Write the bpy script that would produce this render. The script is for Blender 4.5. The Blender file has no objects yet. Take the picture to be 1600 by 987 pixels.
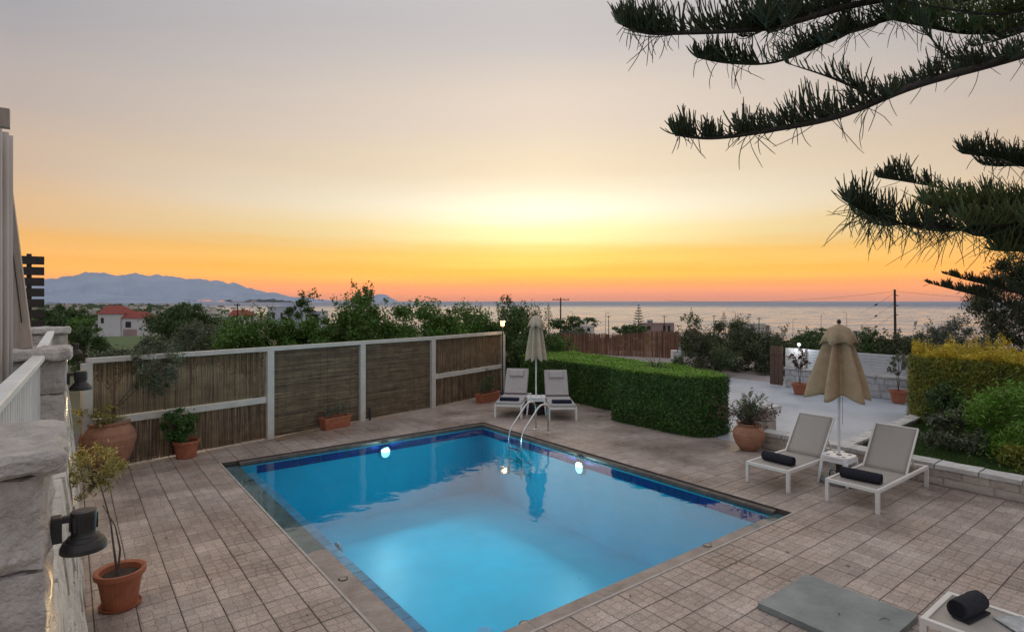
import bpy, math, random
import numpy as np
from mathutils import Vector, noise as mnoise

random.seed(7); rng = np.random.default_rng(7)
sc = bpy.context.scene
COL = sc.collection
R = math.radians

# ------------------------------------------------------------------ camera
# World: +Y runs along the long side of the pool, +X along its short side, z = 0 is the deck.
EYE = 3.0; FPX = 900.0; YAW = R(37.6); HOR = 470.0
cam_d = bpy.data.cameras.new('camera'); cam = bpy.data.objects.new('camera', cam_d); COL.objects.link(cam)
cam.location = (0, 0, EYE); cam.rotation_euler = (R(90), 0, -YAW)
cam_d.sensor_width = 36; cam_d.lens = 36 * FPX / 1600; cam_d.shift_y = -(493.5 - HOR) / 1600
cam_d.clip_start = 0.05; cam_d.clip_end = 90000
sc.camera = cam
FW = Vector((math.sin(YAW), math.cos(YAW), 0)); RT = Vector((math.cos(YAW), -math.sin(YAW), 0))

def Q(px, py, Y):            # a point of the place from its bearing, height angle and distance
    v = FW * Y + RT * ((px - 800) / FPX * Y); v.z = EYE - (py - HOR) / FPX * Y
    return v
def P(px, py, z=0.0):
    return Q(px, py, FPX * (EYE - z) / (py - HOR))
def W(X, Y, z=0.0):
    v = FW * Y + RT * X; v.z = z
    return v

# ------------------------------------------------------------------ sky, sun, exposure
SUN_AZ = YAW + R(3.4); SUN_EL = R(7.0)
def srgb(c):
    return tuple(((x / 255) / 12.92 if x / 255 <= 0.04045 else ((x / 255 + 0.055) / 1.055) ** 2.4) for x in c)
world = bpy.data.worlds.new('World'); sc.world = world; world.use_nodes = True
wn = world.node_tree.nodes; wl = world.node_tree.links; wn.clear()
def wnode(t, **kw):
    n = wn.new(t)
    for k, v in kw.items(): setattr(n, k, v)
    return n
def wmath(op, a, b=None, c=None, clamp=False):
    n = wn.new('ShaderNodeMath'); n.operation = op; n.use_clamp = clamp
    for i, v in enumerate((a, b, c)):
        if v is None: continue
        if isinstance(v, (int, float)): n.inputs[i].default_value = v
        else: wl.new(v, n.inputs[i])
    return n.outputs[0]
def wramp(fac, stops):
    n = wn.new('ShaderNodeValToRGB'); e = n.color_ramp.elements
    n.color_ramp.interpolation = 'B_SPLINE' if False else 'EASE'
    while len(e) < len(stops): e.new(0.5)
    for el, (p, c) in zip(e, stops):
        el.position = p; el.color = (*srgb(c), 1)
    wl.new(fac, n.inputs[0]); return n.outputs[0]
def wmix(f, a, b, blend='MIX'):
    n = wn.new('ShaderNodeMix'); n.data_type = 'RGBA'; n.blend_type = blend
    for i, v in ((0, f), (6, a), (7, b)):
        if isinstance(v, (int, float)): n.inputs[i].default_value = v
        elif isinstance(v, tuple): n.inputs[i].default_value = v
        else: wl.new(v, n.inputs[i])
    return n.outputs[2]
tc = wnode('ShaderNodeTexCoord'); sep = wnode('ShaderNodeSeparateXYZ'); wl.new(tc.outputs['Generated'], sep.inputs[0])
dx, dy, dz = sep.outputs
hl = wmath('SQRT', wmath('ADD', wmath('MULTIPLY', dx, dx), wmath('MULTIPLY', dy, dy)))
elev = wmath('ARCTAN2', dz, hl)                                     # radians
cosaz = wmath('DIVIDE', wmath('ADD', wmath('MULTIPLY', dx, math.sin(SUN_AZ)), wmath('MULTIPLY', dy, math.cos(SUN_AZ))), wmath('MAXIMUM', hl, 1e-4))
azd = wmath('ARCCOSINE', wmath('MINIMUM', wmath('MAXIMUM', cosaz, -1.0), 1.0))
# faint streaks of high haze, drawn out along the horizon
mp = wnode('ShaderNodeMapping'); mp.inputs['Scale'].default_value = (1.6, 1.6, 26); wl.new(tc.outputs['Generated'], mp.inputs[0])
nz = wnode('ShaderNodeTexNoise'); nz.inputs['Scale'].default_value = 2.2; nz.inputs['Detail'].default_value = 4; wl.new(mp.outputs[0], nz.inputs['Vector'])
streak = wmath('MULTIPLY', wmath('SUBTRACT', nz.outputs['Fac'], 0.5), 0.022)
ef = wmath('DIVIDE', wmath('ADD', elev, streak), R(60), clamp=True)
d60 = lambda deg: deg / 60
ramp_sun = wramp(ef, [(0, (232, 118, 44)), (d60(1.4), (255, 136, 0)), (d60(2.8), (255, 168, 12)), (d60(4.4), (255, 204, 84)), (d60(6.5), (255, 234, 166)), (d60(9), (255, 246, 216)), (d60(13), (246, 226, 194)), (d60(18), (234, 217, 199)), (d60(26), (203, 197, 196)), (d60(40), (208, 208, 212)), (1, (224, 225, 230))])
ramp_off = wramp(ef, [(0, (214, 136, 96)), (d60(1.4), (252, 148, 34)), (d60(2.6), (255, 168, 50)), (d60(4.5), (252, 188, 98)), (d60(7), (234, 192, 142)), (d60(11), (212, 186, 162)), (d60(16), (190, 177, 170)), (d60(22), (170, 167, 171)), (d60(32), (184, 184, 190)), (1, (224, 225, 230))])
ramp_anti = wramp(ef, [(0, (140, 142, 160)), (d60(5), (156, 154, 172)), (d60(12), (198, 191, 197)), (d60(22), (205, 202, 208)), (1, (224, 225, 230))])
f1 = wmath('POWER', wmath('DIVIDE', azd, R(44), clamp=True), 1.35)
f2 = wmath('DIVIDE', wmath('SUBTRACT', azd, R(50)), R(90), clamp=True)
sky = wmix(f2, wmix(f1, ramp_sun, ramp_off), ramp_anti)
# the glow where the sun went down is brighter than the film can show
ga = wmath('DIVIDE', azd, R(15)); ge = wmath('DIVIDE', wmath('SUBTRACT', elev, R(7.2)), R(3.6))
glow = wmath('EXPONENT', wmath('MULTIPLY', wmath('ADD', wmath('MULTIPLY', ga, ga), wmath('MULTIPLY', ge, ge)), -1.0))
gb = wmath('DIVIDE', azd, R(62)); gl_ = wmath('DIVIDE', wmath('SUBTRACT', elev, R(1.8)), R(1.9))
low = wmath('EXPONENT', wmath('MULTIPLY', wmath('ADD', wmath('MULTIPLY', gb, gb), wmath('MULTIPLY', gl_, gl_)), -1.0))
gm0 = wmath('ADD', wmath('MULTIPLY_ADD', glow, 0.30, 1.0), wmath('MULTIPLY', low, 0.85))
vs_ = wnode('ShaderNodeVectorMath', operation='SCALE'); wl.new(sky, vs_.inputs[0]); wl.new(gm0, vs_.inputs[3]); sky = vs_.outputs[0]
nish = wnode('ShaderNodeTexSky'); nish.sky_type = 'NISHITA'; nish.sun_disc = False
nish.sun_elevation = SUN_EL; nish.sun_rotation = SUN_AZ; nish.dust_density = 3.0; nish.air_density = 1.0
bg = wnode('ShaderNodeBackground'); bg.inputs['Strength'].default_value = 1.0
bg2 = wnode('ShaderNodeBackground'); bg2.inputs['Strength'].default_value = 0.0015
wl.new(sky, bg.inputs['Color']); wl.new(nish.outputs[0], bg2.inputs['Color'])
ads = wnode('ShaderNodeAddShader'); wl.new(bg.outputs[0], ads.inputs[0]); wl.new(bg2.outputs[0], ads.inputs[1])
wo = wnode('ShaderNodeOutputWorld'); wl.new(ads.outputs[0], wo.inputs['Surface'])

sun_d = bpy.data.lights.new('sun', 'SUN'); sun_d.energy = 0.5; sun_d.angle = R(80); sun_d.color = (1.0, 0.66, 0.36)
sun = bpy.data.objects.new('sun', sun_d); COL.objects.link(sun)
sd = Vector((math.sin(SUN_AZ) * math.cos(SUN_EL), math.cos(SUN_AZ) * math.cos(SUN_EL), math.sin(SUN_EL)))
sun.rotation_euler = (-sd).to_track_quat('-Z', 'Y').to_euler()

sc.view_settings.view_transform = 'Standard'; sc.view_settings.look = 'None'
sc.view_settings.exposure = 0.0; sc.view_settings.gamma = 1.0; sc.view_settings.use_curve_mapping = False
sc.render.engine = 'CYCLES'
sc.cycles.use_denoising = True
sc.cycles.max_bounces = 8; sc.cycles.transparent_max_bounces = 24; sc.cycles.volume_bounces = 1
sc.cycles.diffuse_bounces = 3; sc.cycles.glossy_bounces = 3
sc.cycles.caustics_reflective = False; sc.cycles.caustics_refractive = False
sc.cycles.sample_clamp_indirect = 4.0

# ------------------------------------------------------------------ materials
MATS = {}
def mat(name, col, rough=0.7, var=0.15, scale=4.0, col2=None, bump=0.0, bscale=30.0, metal=0.0, spec=0.5,
        island=0.0, trans=0.0, emit=None, estr=0.0, stretch=None, objvar=0.0, detail=5.0, coat=0.0, chip=0.0):
    """Principled material; colour varies with world-space noise, per object and per leaf."""
    m = bpy.data.materials.new(name); m.use_nodes = True; MATS[name] = m
    n = m.node_tree.nodes; l = m.node_tree.links; b = n['Principled BSDF']
    b.inputs['Roughness'].default_value = rough; b.inputs['Metallic'].default_value = metal
    b.inputs['Specular IOR Level'].default_value = spec
    if coat: b.inputs['Coat Weight'].default_value = coat
    geo = n.new('ShaderNodeNewGeometry')
    vec = geo.outputs['Position']
    if stretch:
        mpn = n.new('ShaderNodeMapping'); mpn.inputs['Scale'].default_value = stretch; l.new(vec, mpn.inputs[0]); vec = mpn.outputs[0]
    nt = n.new('ShaderNodeTexNoise'); nt.inputs['Scale'].default_value = scale; nt.inputs['Detail'].default_value = detail; nt.inputs['Roughness'].default_value = 0.65
    l.new(vec, nt.inputs['Vector'])
    c2 = col2 if col2 else tuple(max(0, x * (1 - var * 1.6)) for x in col)
    c1 = col if col2 else tuple(min(1, x * (1 + var)) for x in col)
    rp = n.new('ShaderNodeValToRGB'); rp.color_ramp.elements[0].position = 0.3; rp.color_ramp.elements[1].position = 0.7
    rp.color_ramp.elements[0].color = (*c2, 1); rp.color_ramp.elements[1].color = (*c1, 1)
    l.new(nt.outputs['Fac'], rp.inputs[0]); out = rp.outputs[0]
    def vary(sock, amt):
        nonlocal out
        mr = n.new('ShaderNodeMapRange'); mr.inputs[3].default_value = 1 - amt; mr.inputs[4].default_value = 1 + amt; l.new(sock, mr.inputs[0])
        h = n.new('ShaderNodeHueSaturation'); l.new(mr.outputs[0], h.inputs['Value']); l.new(out, h.inputs['Color'])
        mr2 = n.new('ShaderNodeMapRange'); mr2.inputs[3].default_value = 0.5 - amt * 0.06; mr2.inputs[4].default_value = 0.5 + amt * 0.05; l.new(sock, mr2.inputs[0])
        l.new(mr2.outputs[0], h.inputs['Hue']); out = h.outputs[0]
    if island: vary(geo.outputs['Random Per Island'], island)
    if objvar:
        oi = n.new('ShaderNodeObjectInfo'); vary(oi.outputs['Random'], objvar)
    l.new(out, b.inputs['Base Color'])
    if bump:
        nb = n.new('ShaderNodeTexNoise'); nb.inputs['Scale'].default_value = bscale; nb.inputs['Detail'].default_value = 6
        l.new(vec, nb.inputs['Vector'])
        bp = n.new('ShaderNodeBump'); bp.inputs['Strength'].default_value = min(1, bump); bp.inputs['Distance'].default_value = 0.02
        hs_ = nb.outputs['Fac']
        if chip:      # chisel facets and cracks
            nv = n.new('ShaderNodeMixRGB'); nv.inputs[0].default_value = 0.12; l.new(vec, nv.inputs[1]); l.new(nt.outputs['Color'], nv.inputs[2])
            vo = n.new('ShaderNodeTexVoronoi'); vo.feature = 'F1'; vo.inputs['Scale'].default_value = chip; l.new(nv.outputs[0], vo.inputs['Vector'])
            ma = n.new('ShaderNodeMath'); ma.operation = 'MULTIPLY_ADD'; l.new(vo.outputs['Distance'], ma.inputs[0]); ma.inputs[1].default_value = -1.3; l.new(hs_, ma.inputs[2]); hs_ = ma.outputs[0]
        l.new(hs_, bp.inputs['Height']); l.new(bp.outputs[0], b.inputs['Normal'])
    if emit:
        b.inputs['Emission Color'].default_value = (*emit, 1); b.inputs['Emission Strength'].default_value = estr
    if trans:
        tr = n.new('ShaderNodeBsdfTranslucent'); l.new(out, tr.inputs['Color'])
        mx = n.new('ShaderNodeMixShader'); mx.inputs[0].default_value = trans
        l.new(b.outputs[0], mx.inputs[1]); l.new(tr.outputs[0], mx.inputs[2]); l.new(mx.outputs[0], n['Material Output'].inputs['Surface'])
    return m

# ------------------------------------------------------------------ mesh helpers
class MB:
    def __init__(s): s.v = []; s.f = []
    def add(s, verts, faces):
        o = len(s.v); s.v.extend([tuple(v) for v in verts]); s.f.extend([tuple(i + o for i in f) for f in faces]); return s
    def box(s, x0, x1, y0, y1, z0, z1, ch=0.0):
        """box with its upper edges and corners chamfered by ch"""
        if ch <= 0:
            return s.add([(x0,y0,z0),(x1,y0,z0),(x1,y1,z0),(x0,y1,z0),(x0,y0,z1),(x1,y0,z1),(x1,y1,z1),(x0,y1,z1)],
                         [(3,2,1,0),(4,5,6,7),(0,1,5,4),(1,2,6,5),(2,3,7,6),(3,0,4,7)])
        a = ch; zc = z1 - ch
        return s.add([(x0,y0,z0),(x1,y0,z0),(x1,y1,z0),(x0,y1,z0),(x0,y0,zc),(x1,y0,zc),(x1,y1,zc),(x0,y1,zc),
                      (x0+a,y0+a,z1),(x1-a,y0+a,z1),(x1-a,y1-a,z1),(x0+a,y1-a,z1)],
                     [(3,2,1,0),(0,1,5,4),(1,2,6,5),(2,3,7,6),(3,0,4,7),(4,5,9,8),(5,6,10,9),(6,7,11,10),(7,4,8,11),(8,9,10,11)])
    def beam(s, a, b, w, h, up=(0,0,1)):
        """bar of section w x h from a to b"""
        a = Vector(a); b = Vector(b); d = (b - a).normalized(); u = Vector(up)
        if abs(d.dot(u)) > 0.95: u = Vector((0, 1, 0))
        sd_ = d.cross(u).normalized() * (w / 2); uu = sd_.cross(d).normalized() * (h / 2)
        vs = []
        for p in (a, b):
            for i, j in ((-1,-1),(1,-1),(1,1),(-1,1)): vs.append(p + sd_ * i + uu * j)
        return s.add(vs, [(0,1,2,3),(7,6,5,4),(4,5,1,0),(5,6,2,1),(6,7,3,2),(7,4,0,3)])
    def tube(s, pts, rad, n=8, cap=True):
        pts = [Vector(p) for p in pts]
        if not hasattr(rad, '__len__'): rad = [rad] * len(pts)
        rings = []; prev = None
        for i, p in enumerate(pts):
            d = (pts[min(i+1, len(pts)-1)] - pts[max(i-1, 0)])
            d = d.normalized() if d.length > 1e-9 else Vector((0,0,1))
            if prev is None: u = d.orthogonal().normalized()
            else:
                u = prev - d * prev.dot(d); u = u.normalized() if u.length > 1e-6 else d.orthogonal().normalized()
            prev = u; w = d.cross(u)
            rings.append([p + (u * math.cos(2*math.pi*k/n) + w * math.sin(2*math.pi*k/n)) * rad[i] for k in range(n)])
        vs = [v for r_ in rings for v in r_]; fs = []
        for i in range(len(pts)-1):
            for k in range(n):
                a = i*n+k; b = i*n+(k+1)%n; fs.append((a, b, b+n, a+n))
        if cap: fs.append(tuple(range(n-1, -1, -1))); fs.append(tuple(range((len(pts)-1)*n, len(pts)*n)))
        return s.add(vs, fs)
    def lathe(s, prof, n=24, c=(0,0,0), wob=0.0):
        vs = []; fs = []
        for i, (r_, z) in enumerate(prof):
            for k in range(n):
                t = 2*math.pi*k/n; rr = r_ * (1 + wob * math.sin(3*t + i)) ; vs.append((c[0]+rr*math.cos(t), c[1]+rr*math.sin(t), c[2]+z))
        for i in range(len(prof)-1):
            for k in range(n):
                a = i*n+k; b = i*n+(k+1)%n; fs.append((a, b, b+n, a+n))
        fs.append(tuple(range(n-1,-1,-1))); fs.append(tuple(range((len(prof)-1)*n, len(prof)*n)))
        return s.add(vs, fs)
    def build(s, name, m, parent=None, smooth=False, loc=None):
        me = bpy.data.meshes.new(name); me.from_pydata(s.v, [], s.f); me.update()
        return link(name, me, m, parent, smooth, loc)

def link(name, me, m, parent=None, smooth=False, loc=None):
    if m is not None and not me.materials: me.materials.append(MATS[m] if isinstance(m, str) else m)
    if smooth: me.polygons.foreach_set('use_smooth', [True] * len(me.polygons))
    o = bpy.data.objects.new(name, me); COL.objects.link(o)
    if parent is not None: o.parent = parent
    if loc is not None: o.location = loc
    return o
def tag(o, label=None, cat=None, group=None, kind=None):
    if label: o['label'] = label
    if cat: o['category'] = cat
    if group: o['group'] = group
    if kind: o['kind'] = kind
    return o
def thing(name, label, cat, loc=(0,0,0), rz=0.0, group=None):
    o = bpy.data.objects.new(name, None); COL.objects.link(o); o.empty_display_size = 0.1
    o.location = loc; o.rotation_euler = (0, 0, rz)
    return tag(o, label, cat, group, 'thing')
def copy_tree(o, parent=None):
    c = o.copy(); COL.objects.link(c); c.parent = parent
    for ch in list(o.children): copy_tree(ch, c)
    return c
def quads_mesh(name, V):
    """V: (n,4,3) array of quads -> mesh, fast"""
    n = len(V); me = bpy.data.meshes.new(name)
    me.vertices.add(n*4); me.vertices.foreach_set('co', np.ascontiguousarray(V, dtype=np.float32).ravel())
    me.loops.add(n*4); me.loops.foreach_set('vertex_index', np.arange(n*4, dtype=np.int32))
    me.polygons.add(n); me.polygons.foreach_set('loop_start', np.arange(0, n*4, 4, dtype=np.int32))
    try: me.polygons.foreach_set('loop_total', np.full(n, 4, dtype=np.int32))
    except Exception: pass
    me.update(calc_edges=True); return me
def leaf_quads(C, size, aspect=0.5, normal=None, nbias=0.0, jitter=0.35, droop=0.0):
    """diamond leaves, bent by nothing, with centres C (n,3)"""
    n = len(C); d = rng.normal(size=(n, 3)); d[:, 2] -= droop
    d /= np.linalg.norm(d, axis=1, keepdims=True) + 1e-9
    u = rng.normal(size=(n, 3))
    if normal is not None: u = u * (1 - nbias) + normal * nbias * 2
    s_ = np.cross(d, u); s_ /= np.linalg.norm(s_, axis=1, keepdims=True) + 1e-9
    L = size * (1 + jitter * rng.normal(size=(n, 1))).clip(0.4, 1.8) if not isinstance(size, np.ndarray) else size
    w = s_ * L * aspect * 0.5; h = d * L * 0.5
    return np.stack([C - h, C + w * 1.0 - h * 0.1, C + h, C - w * 1.0 - h * 0.1], axis=1)
def fbm(p, s, o=3):
    return mnoise.fractal(Vector(p) * s, 1.0, 2.0, o)

# leaf, bark and building materials
mat('leaf_citrus', (0.085, 0.18, 0.022), 0.5, 0.25, 1.2, island=0.45, trans=0.25)
mat('leaf_dark', (0.058, 0.11, 0.026), 0.55, 0.25, 0.8, island=0.4, trans=0.18)
mat('leaf_olive', (0.11, 0.135, 0.075), 0.6, 0.2, 0.8, island=0.4, trans=0.15)
mat('leaf_olive_pale', (0.30, 0.27, 0.085), 0.6, 0.2, 4, island=0.4, trans=0.25)
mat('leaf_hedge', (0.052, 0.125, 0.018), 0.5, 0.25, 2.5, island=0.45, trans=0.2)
mat('leaf_gold_toplit', (0.60, 0.46, 0.035), 0.6, 0.2, 2.0, col2=(0.46, 0.38, 0.04), island=0.3, trans=0.3)  # golden top growth, with warm evening light put into the colour
mat('leaf_hedge_toplit', (0.19, 0.36, 0.03), 0.55, 0.2, 2.5, col2=(0.13, 0.27, 0.025), island=0.4, trans=0.25)  # paler young top growth, with sky light from above put into the colour
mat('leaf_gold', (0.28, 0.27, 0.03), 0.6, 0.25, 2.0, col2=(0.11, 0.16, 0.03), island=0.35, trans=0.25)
mat('leaf_conifer', (0.14, 0.29, 0.03), 0.6, 0.25, 2.5, island=0.4, trans=0.2)
mat('leaf_pine_lit', (0.085, 0.115, 0.03), 0.65, 0.25, 1.0, island=0.35, trans=0.08)  # brighter copy of the pine leaves, light on some boughs put into the colour
mat('leaf_pine', (0.04, 0.058, 0.024), 0.65, 0.25, 1.0, island=0.35, trans=0.05)
mat('leaf_shrub', (0.07, 0.12, 0.035), 0.6, 0.25, 0.7, col2=(0.06, 0.055, 0.03), island=0.4, trans=0.15)
mat('leaf_grey', (0.10, 0.125, 0.09), 0.65, 0.2, 0.6, island=0.35, trans=0.15)
mat('leaf_rust', (0.11, 0.05, 0.035), 0.65, 0.2, 6, island=0.4, trans=0.15)
mat('leaf_lavender', (0.13, 0.17, 0.09), 0.6, 0.2, 6, island=0.4, trans=0.2)
mat('bark', (0.11, 0.085, 0.065), 0.9, 0.3, 12, bump=0.6, bscale=40)
mat('bark_pine', (0.034, 0.028, 0.023), 0.9, 0.3, 12, bump=0.6, bscale=40)
mat('grass', (0.06, 0.13, 0.025), 0.8, 0.3, 3, island=0.3, trans=0.15)
mat('white_paint', (0.66, 0.67, 0.66), 0.5, 0.10, 3, bump=0.08, bscale=60)
mat('fence_paint', (0.53, 0.50, 0.45), 0.55, 0.09, 5, bump=0.12, bscale=50, stretch=(1, 1, 1))
mat('white_stone', (0.66, 0.63, 0.58), 0.85, 0.2, 5, col2=(0.44, 0.40, 0.35), bump=0.9, bscale=40, chip=13, objvar=0.12)
mat('pillar_stone', (0.66, 0.63, 0.59), 0.85, 0.2, 9, col2=(0.37, 0.34, 0.31), bump=1.0, bscale=60, detail=10, chip=11, objvar=0.10)
mat('terracotta', (0.36, 0.12, 0.06), 0.7, 0.15, 9, bump=0.15, bscale=80)
mat('clay', (0.42, 0.21, 0.13), 0.85, 0.15, 7, col2=(0.30, 0.14, 0.085), bump=0.4, bscale=40)
mat('soil', (0.05, 0.035, 0.025), 0.95, 0.3, 30, bump=0.8, bscale=60)
mat('alu', (0.72, 0.70, 0.66), 0.42, 0.05, 3)
mat('sling', (0.40, 0.365, 0.33), 0.7, 0.06, 60, bump=0.25, bscale=300)
mat('cushion', (0.42, 0.39, 0.38), 0.85, 0.08, 14, bump=0.2, bscale=200)
mat('towel', (0.022, 0.024, 0.036), 0.95, 0.3, 60, bump=0.9, bscale=180)
mat('towel_navy', (0.012, 0.016, 0.045), 0.95, 0.3, 60, bump=0.9, bscale=180)
mat('canvas', (0.47, 0.35, 0.22), 0.85, 0.1, 8, bump=0.15, bscale=200, trans=0.12)
mat('canvas_pale', (0.55, 0.46, 0.34), 0.85, 0.1, 8, bump=0.15, bscale=200, trans=0.12)
mat('plastic_white', (0.78, 0.79, 0.80), 0.35, 0.03, 3)
mat('black_metal', (0.028, 0.027, 0.026), 0.5, 0.3, 14, bump=0.1)
mat('dark_wood', (0.022, 0.016, 0.013), 0.6, 0.3, 20)
mat('brown_wood', (0.10, 0.06, 0.04), 0.7, 0.3, 20)
mat('pergola_wood', (0.36, 0.30, 0.25), 0.7, 0.15, 6, bump=0.1, stretch=(6, 6, 0.6))
mat('curtain', (0.55, 0.50, 0.46), 0.9, 0.05, 3)
mat('steel', (0.62, 0.62, 0.60), 0.22, 0.05, 3, metal=1.0)
mat('concrete_slab', (0.27, 0.30, 0.30), 0.55, 0.18, 2.6, col2=(0.15, 0.175, 0.175), bump=0.35, bscale=30, detail=9)
mat('pole_wood', (0.05, 0.037, 0.028), 0.9, 0.3, 3)
mat('reed', (0.235, 0.155, 0.09), 0.75, 0.35, 5, col2=(0.12, 0.08, 0.048), island=0.5)
mat('reed_grey', (0.21, 0.15, 0.09), 0.8, 0.3, 4, col2=(0.11, 0.08, 0.05), island=0.5)
mat('reed_red', (0.23, 0.11, 0.065), 0.8, 0.3, 1.2, col2=(0.14, 0.07, 0.045), island=0.45)
mat('lime_wall', (0.62, 0.62, 0.62), 0.9, 0.08, 0.4)
mat('roof_red', (0.25, 0.05, 0.035), 0.85, 0.2, 1.5)
mat('pink_wall', (0.36, 0.26, 0.24), 0.9, 0.1, 0.4)
mat('blue_wall', (0.50, 0.54, 0.62), 0.9, 0.06, 0.4)
mat('cream_wall', (0.52, 0.49, 0.45), 0.9, 0.1, 0.4, objvar=0.25)
mat('window_glass', (0.03, 0.035, 0.045), 0.15, 0.1, 3)
mat('shutter', (0.08, 0.045, 0.035), 0.7, 0.1, 3)
mat('lamp_warm', (1, 0.8, 0.5), 0.4, 0.0, 3, emit=(1.0, 0.52, 0.13), estr=3.2)
mat('lamp_white', (1, 1, 1), 0.4, 0.0, 3, emit=(0.9, 0.95, 1.0), estr=6.0)
mat('pool_lens', (1, 1, 1), 0.4, 0.0, 3, emit=(0.35, 0.9, 1.0), estr=1.6)
mat('paper', (0.55, 0.57, 0.58), 0.4, 0.5, 9, col2=(0.16, 0.20, 0.22))
mat('wire', (0.02, 0.02, 0.02), 0.6, 0, 3)
mat('mesh_net', (0.35, 0.37, 0.37), 0.9, 0.3, 8, island=0.3)

# ================================================================== special materials
def deck_material():
    m = bpy.data.materials.new('deck_tile'); m.use_nodes = True; MATS['deck_tile'] = m
    n = m.node_tree.nodes; l = m.node_tree.links; b = n['Principled BSDF']
    geo = n.new('ShaderNodeNewGeometry')
    vc = n.new('ShaderNodeTexVoronoi'); v2 = n.new('ShaderNodeTexVoronoi'); vc.feature = 'F1'; v2.feature = 'F2'
    for q in (vc, v2): q.distance = 'CHEBYCHEV'; q.inputs['Scale'].default_value = 8.93; q.inputs['Randomness'].default_value = 0.42
    df = n.new('ShaderNodeMath'); df.operation = 'SUBTRACT'; l.new(v2.outputs['Distance'], df.inputs[0]); l.new(vc.outputs['Distance'], df.inputs[1])
    nl = n.new('ShaderNodeTexNoise'); nl.inputs['Scale'].default_value = 0.9; nl.inputs['Detail'].default_value = 6
    nf = n.new('ShaderNodeTexNoise'); nf.inputs['Scale'].default_value = 45; nf.inputs['Detail'].default_value = 5
    for t in (v2, vc, nl, nf): l.new(geo.outputs['Position'], t.inputs['Vector'])
    groove = n.new('ShaderNodeMapRange'); groove.inputs[1].default_value = 0.0; groove.inputs[2].default_value = 0.16; l.new(df.outputs[0], groove.inputs[0])
    base = n.new('ShaderNodeValToRGB'); e = base.color_ramp.elements; e[0].position = 0.32; e[1].position = 0.68
    e[0].color = (0.29, 0.22, 0.185, 1); e[1].color = (0.51, 0.425, 0.375, 1); l.new(nl.outputs['Fac'], base.inputs[0])
    cell = n.new('ShaderNodeMapRange'); cell.inputs[3].default_value = 0.82; cell.inputs[4].default_value = 1.15; l.new(vc.outputs['Color'], cell.inputs[0])
    fine = n.new('ShaderNodeMapRange'); fine.inputs[1].default_value = 0.3; fine.inputs[2].default_value = 0.7; fine.inputs[3].default_value = 0.66; fine.inputs[4].default_value = 1.24; l.new(nf.outputs['Fac'], fine.inputs[0])
    oi = n.new('ShaderNodeObjectInfo'); ov = n.new('ShaderNodeMapRange'); ov.inputs[3].default_value = 0.80; ov.inputs[4].default_value = 1.10; l.new(oi.outputs['Random'], ov.inputs[0])
    gm = n.new('ShaderNodeMapRange'); gm.inputs[3].default_value = 0.78; gm.inputs[4].default_value = 1.0; l.new(groove.outputs[0], gm.inputs[0])
    def mul(a, c):
        k = n.new('ShaderNodeMath'); k.operation = 'MULTIPLY'; l.new(a, k.inputs[0]); l.new(c, k.inputs[1]); return k.outputs[0]
    v = mul(mul(mul(cell.outputs[0], fine.outputs[0]), ov.outputs[0]), gm.outputs[0])
    h = n.new('ShaderNodeHueSaturation'); l.new(base.outputs[0], h.inputs['Color']); l.new(v, h.inputs['Value']); l.new(h.outputs[0], b.inputs['Base Color'])
    rg = n.new('ShaderNodeMapRange'); rg.inputs[1].default_value = 0.35; rg.inputs[2].default_value = 0.65; rg.inputs[3].default_value = 0.27; rg.inputs[4].default_value = 0.55
    l.new(nl.outputs['Fac'], rg.inputs[0]); l.new(rg.outputs[0], b.inputs['Roughness'])
    hh = n.new('ShaderNodeMath'); hh.operation = 'MULTIPLY_ADD'; l.new(nf.outputs['Fac'], hh.inputs[0]); hh.inputs[1].default_value = 0.5; l.new(groove.outputs[0], hh.inputs[2])
    bp = n.new('ShaderNodeBump'); bp.inputs['Strength'].default_value = 0.55; bp.inputs['Distance'].default_value = 0.006
    l.new(hh.outputs[0], bp.inputs['Height']); l.new(bp.outputs[0], b.inputs['Normal'])
deck_material()
mat('grout', (0.085, 0.07, 0.062), 0.9, 0.3, 8)
mat('coping', (0.36, 0.31, 0.275), 0.42, 0.25, 3.5, col2=(0.19, 0.15, 0.13), bump=0.5, bscale=26)
mat('coping_riser', (0.11, 0.085, 0.07), 0.55, 0.3, 6, bump=0.4, bscale=30)
mat('trim', (0.42, 0.38, 0.35), 0.5, 0.15, 8)
mat('pool_blue', (0.010, 0.52, 0.72), 0.5, 0.06, 1.5, spec=0.2)
mat('pool_ledge', (0.20, 0.42, 0.60), 0.45, 0.12, 6, objvar=0.10, spec=0.2)
mat('pool_nosing', (0.20, 0.36, 0.48), 0.5, 0.06, 2, spec=0.2)
mat('mosaic_navy', (0.012, 0.05, 0.22), 0.3, 0.2, 9, objvar=0.2, spec=0.3)
mat('courtyard', (0.46, 0.495, 0.55), 0.45, 0.28, 0.55, col2=(0.29, 0.32, 0.37), detail=9, bump=0.25, bscale=9)
mat('road', (0.30, 0.26, 0.25), 0.85, 0.15, 1.5, bump=0.2)
mat('bed_soil', (0.07, 0.075, 0.03), 0.95, 0.3, 6, bump=0.7)
mat('beige_floor', (0.45, 0.42, 0.38), 0.7, 0.1, 3)

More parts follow.
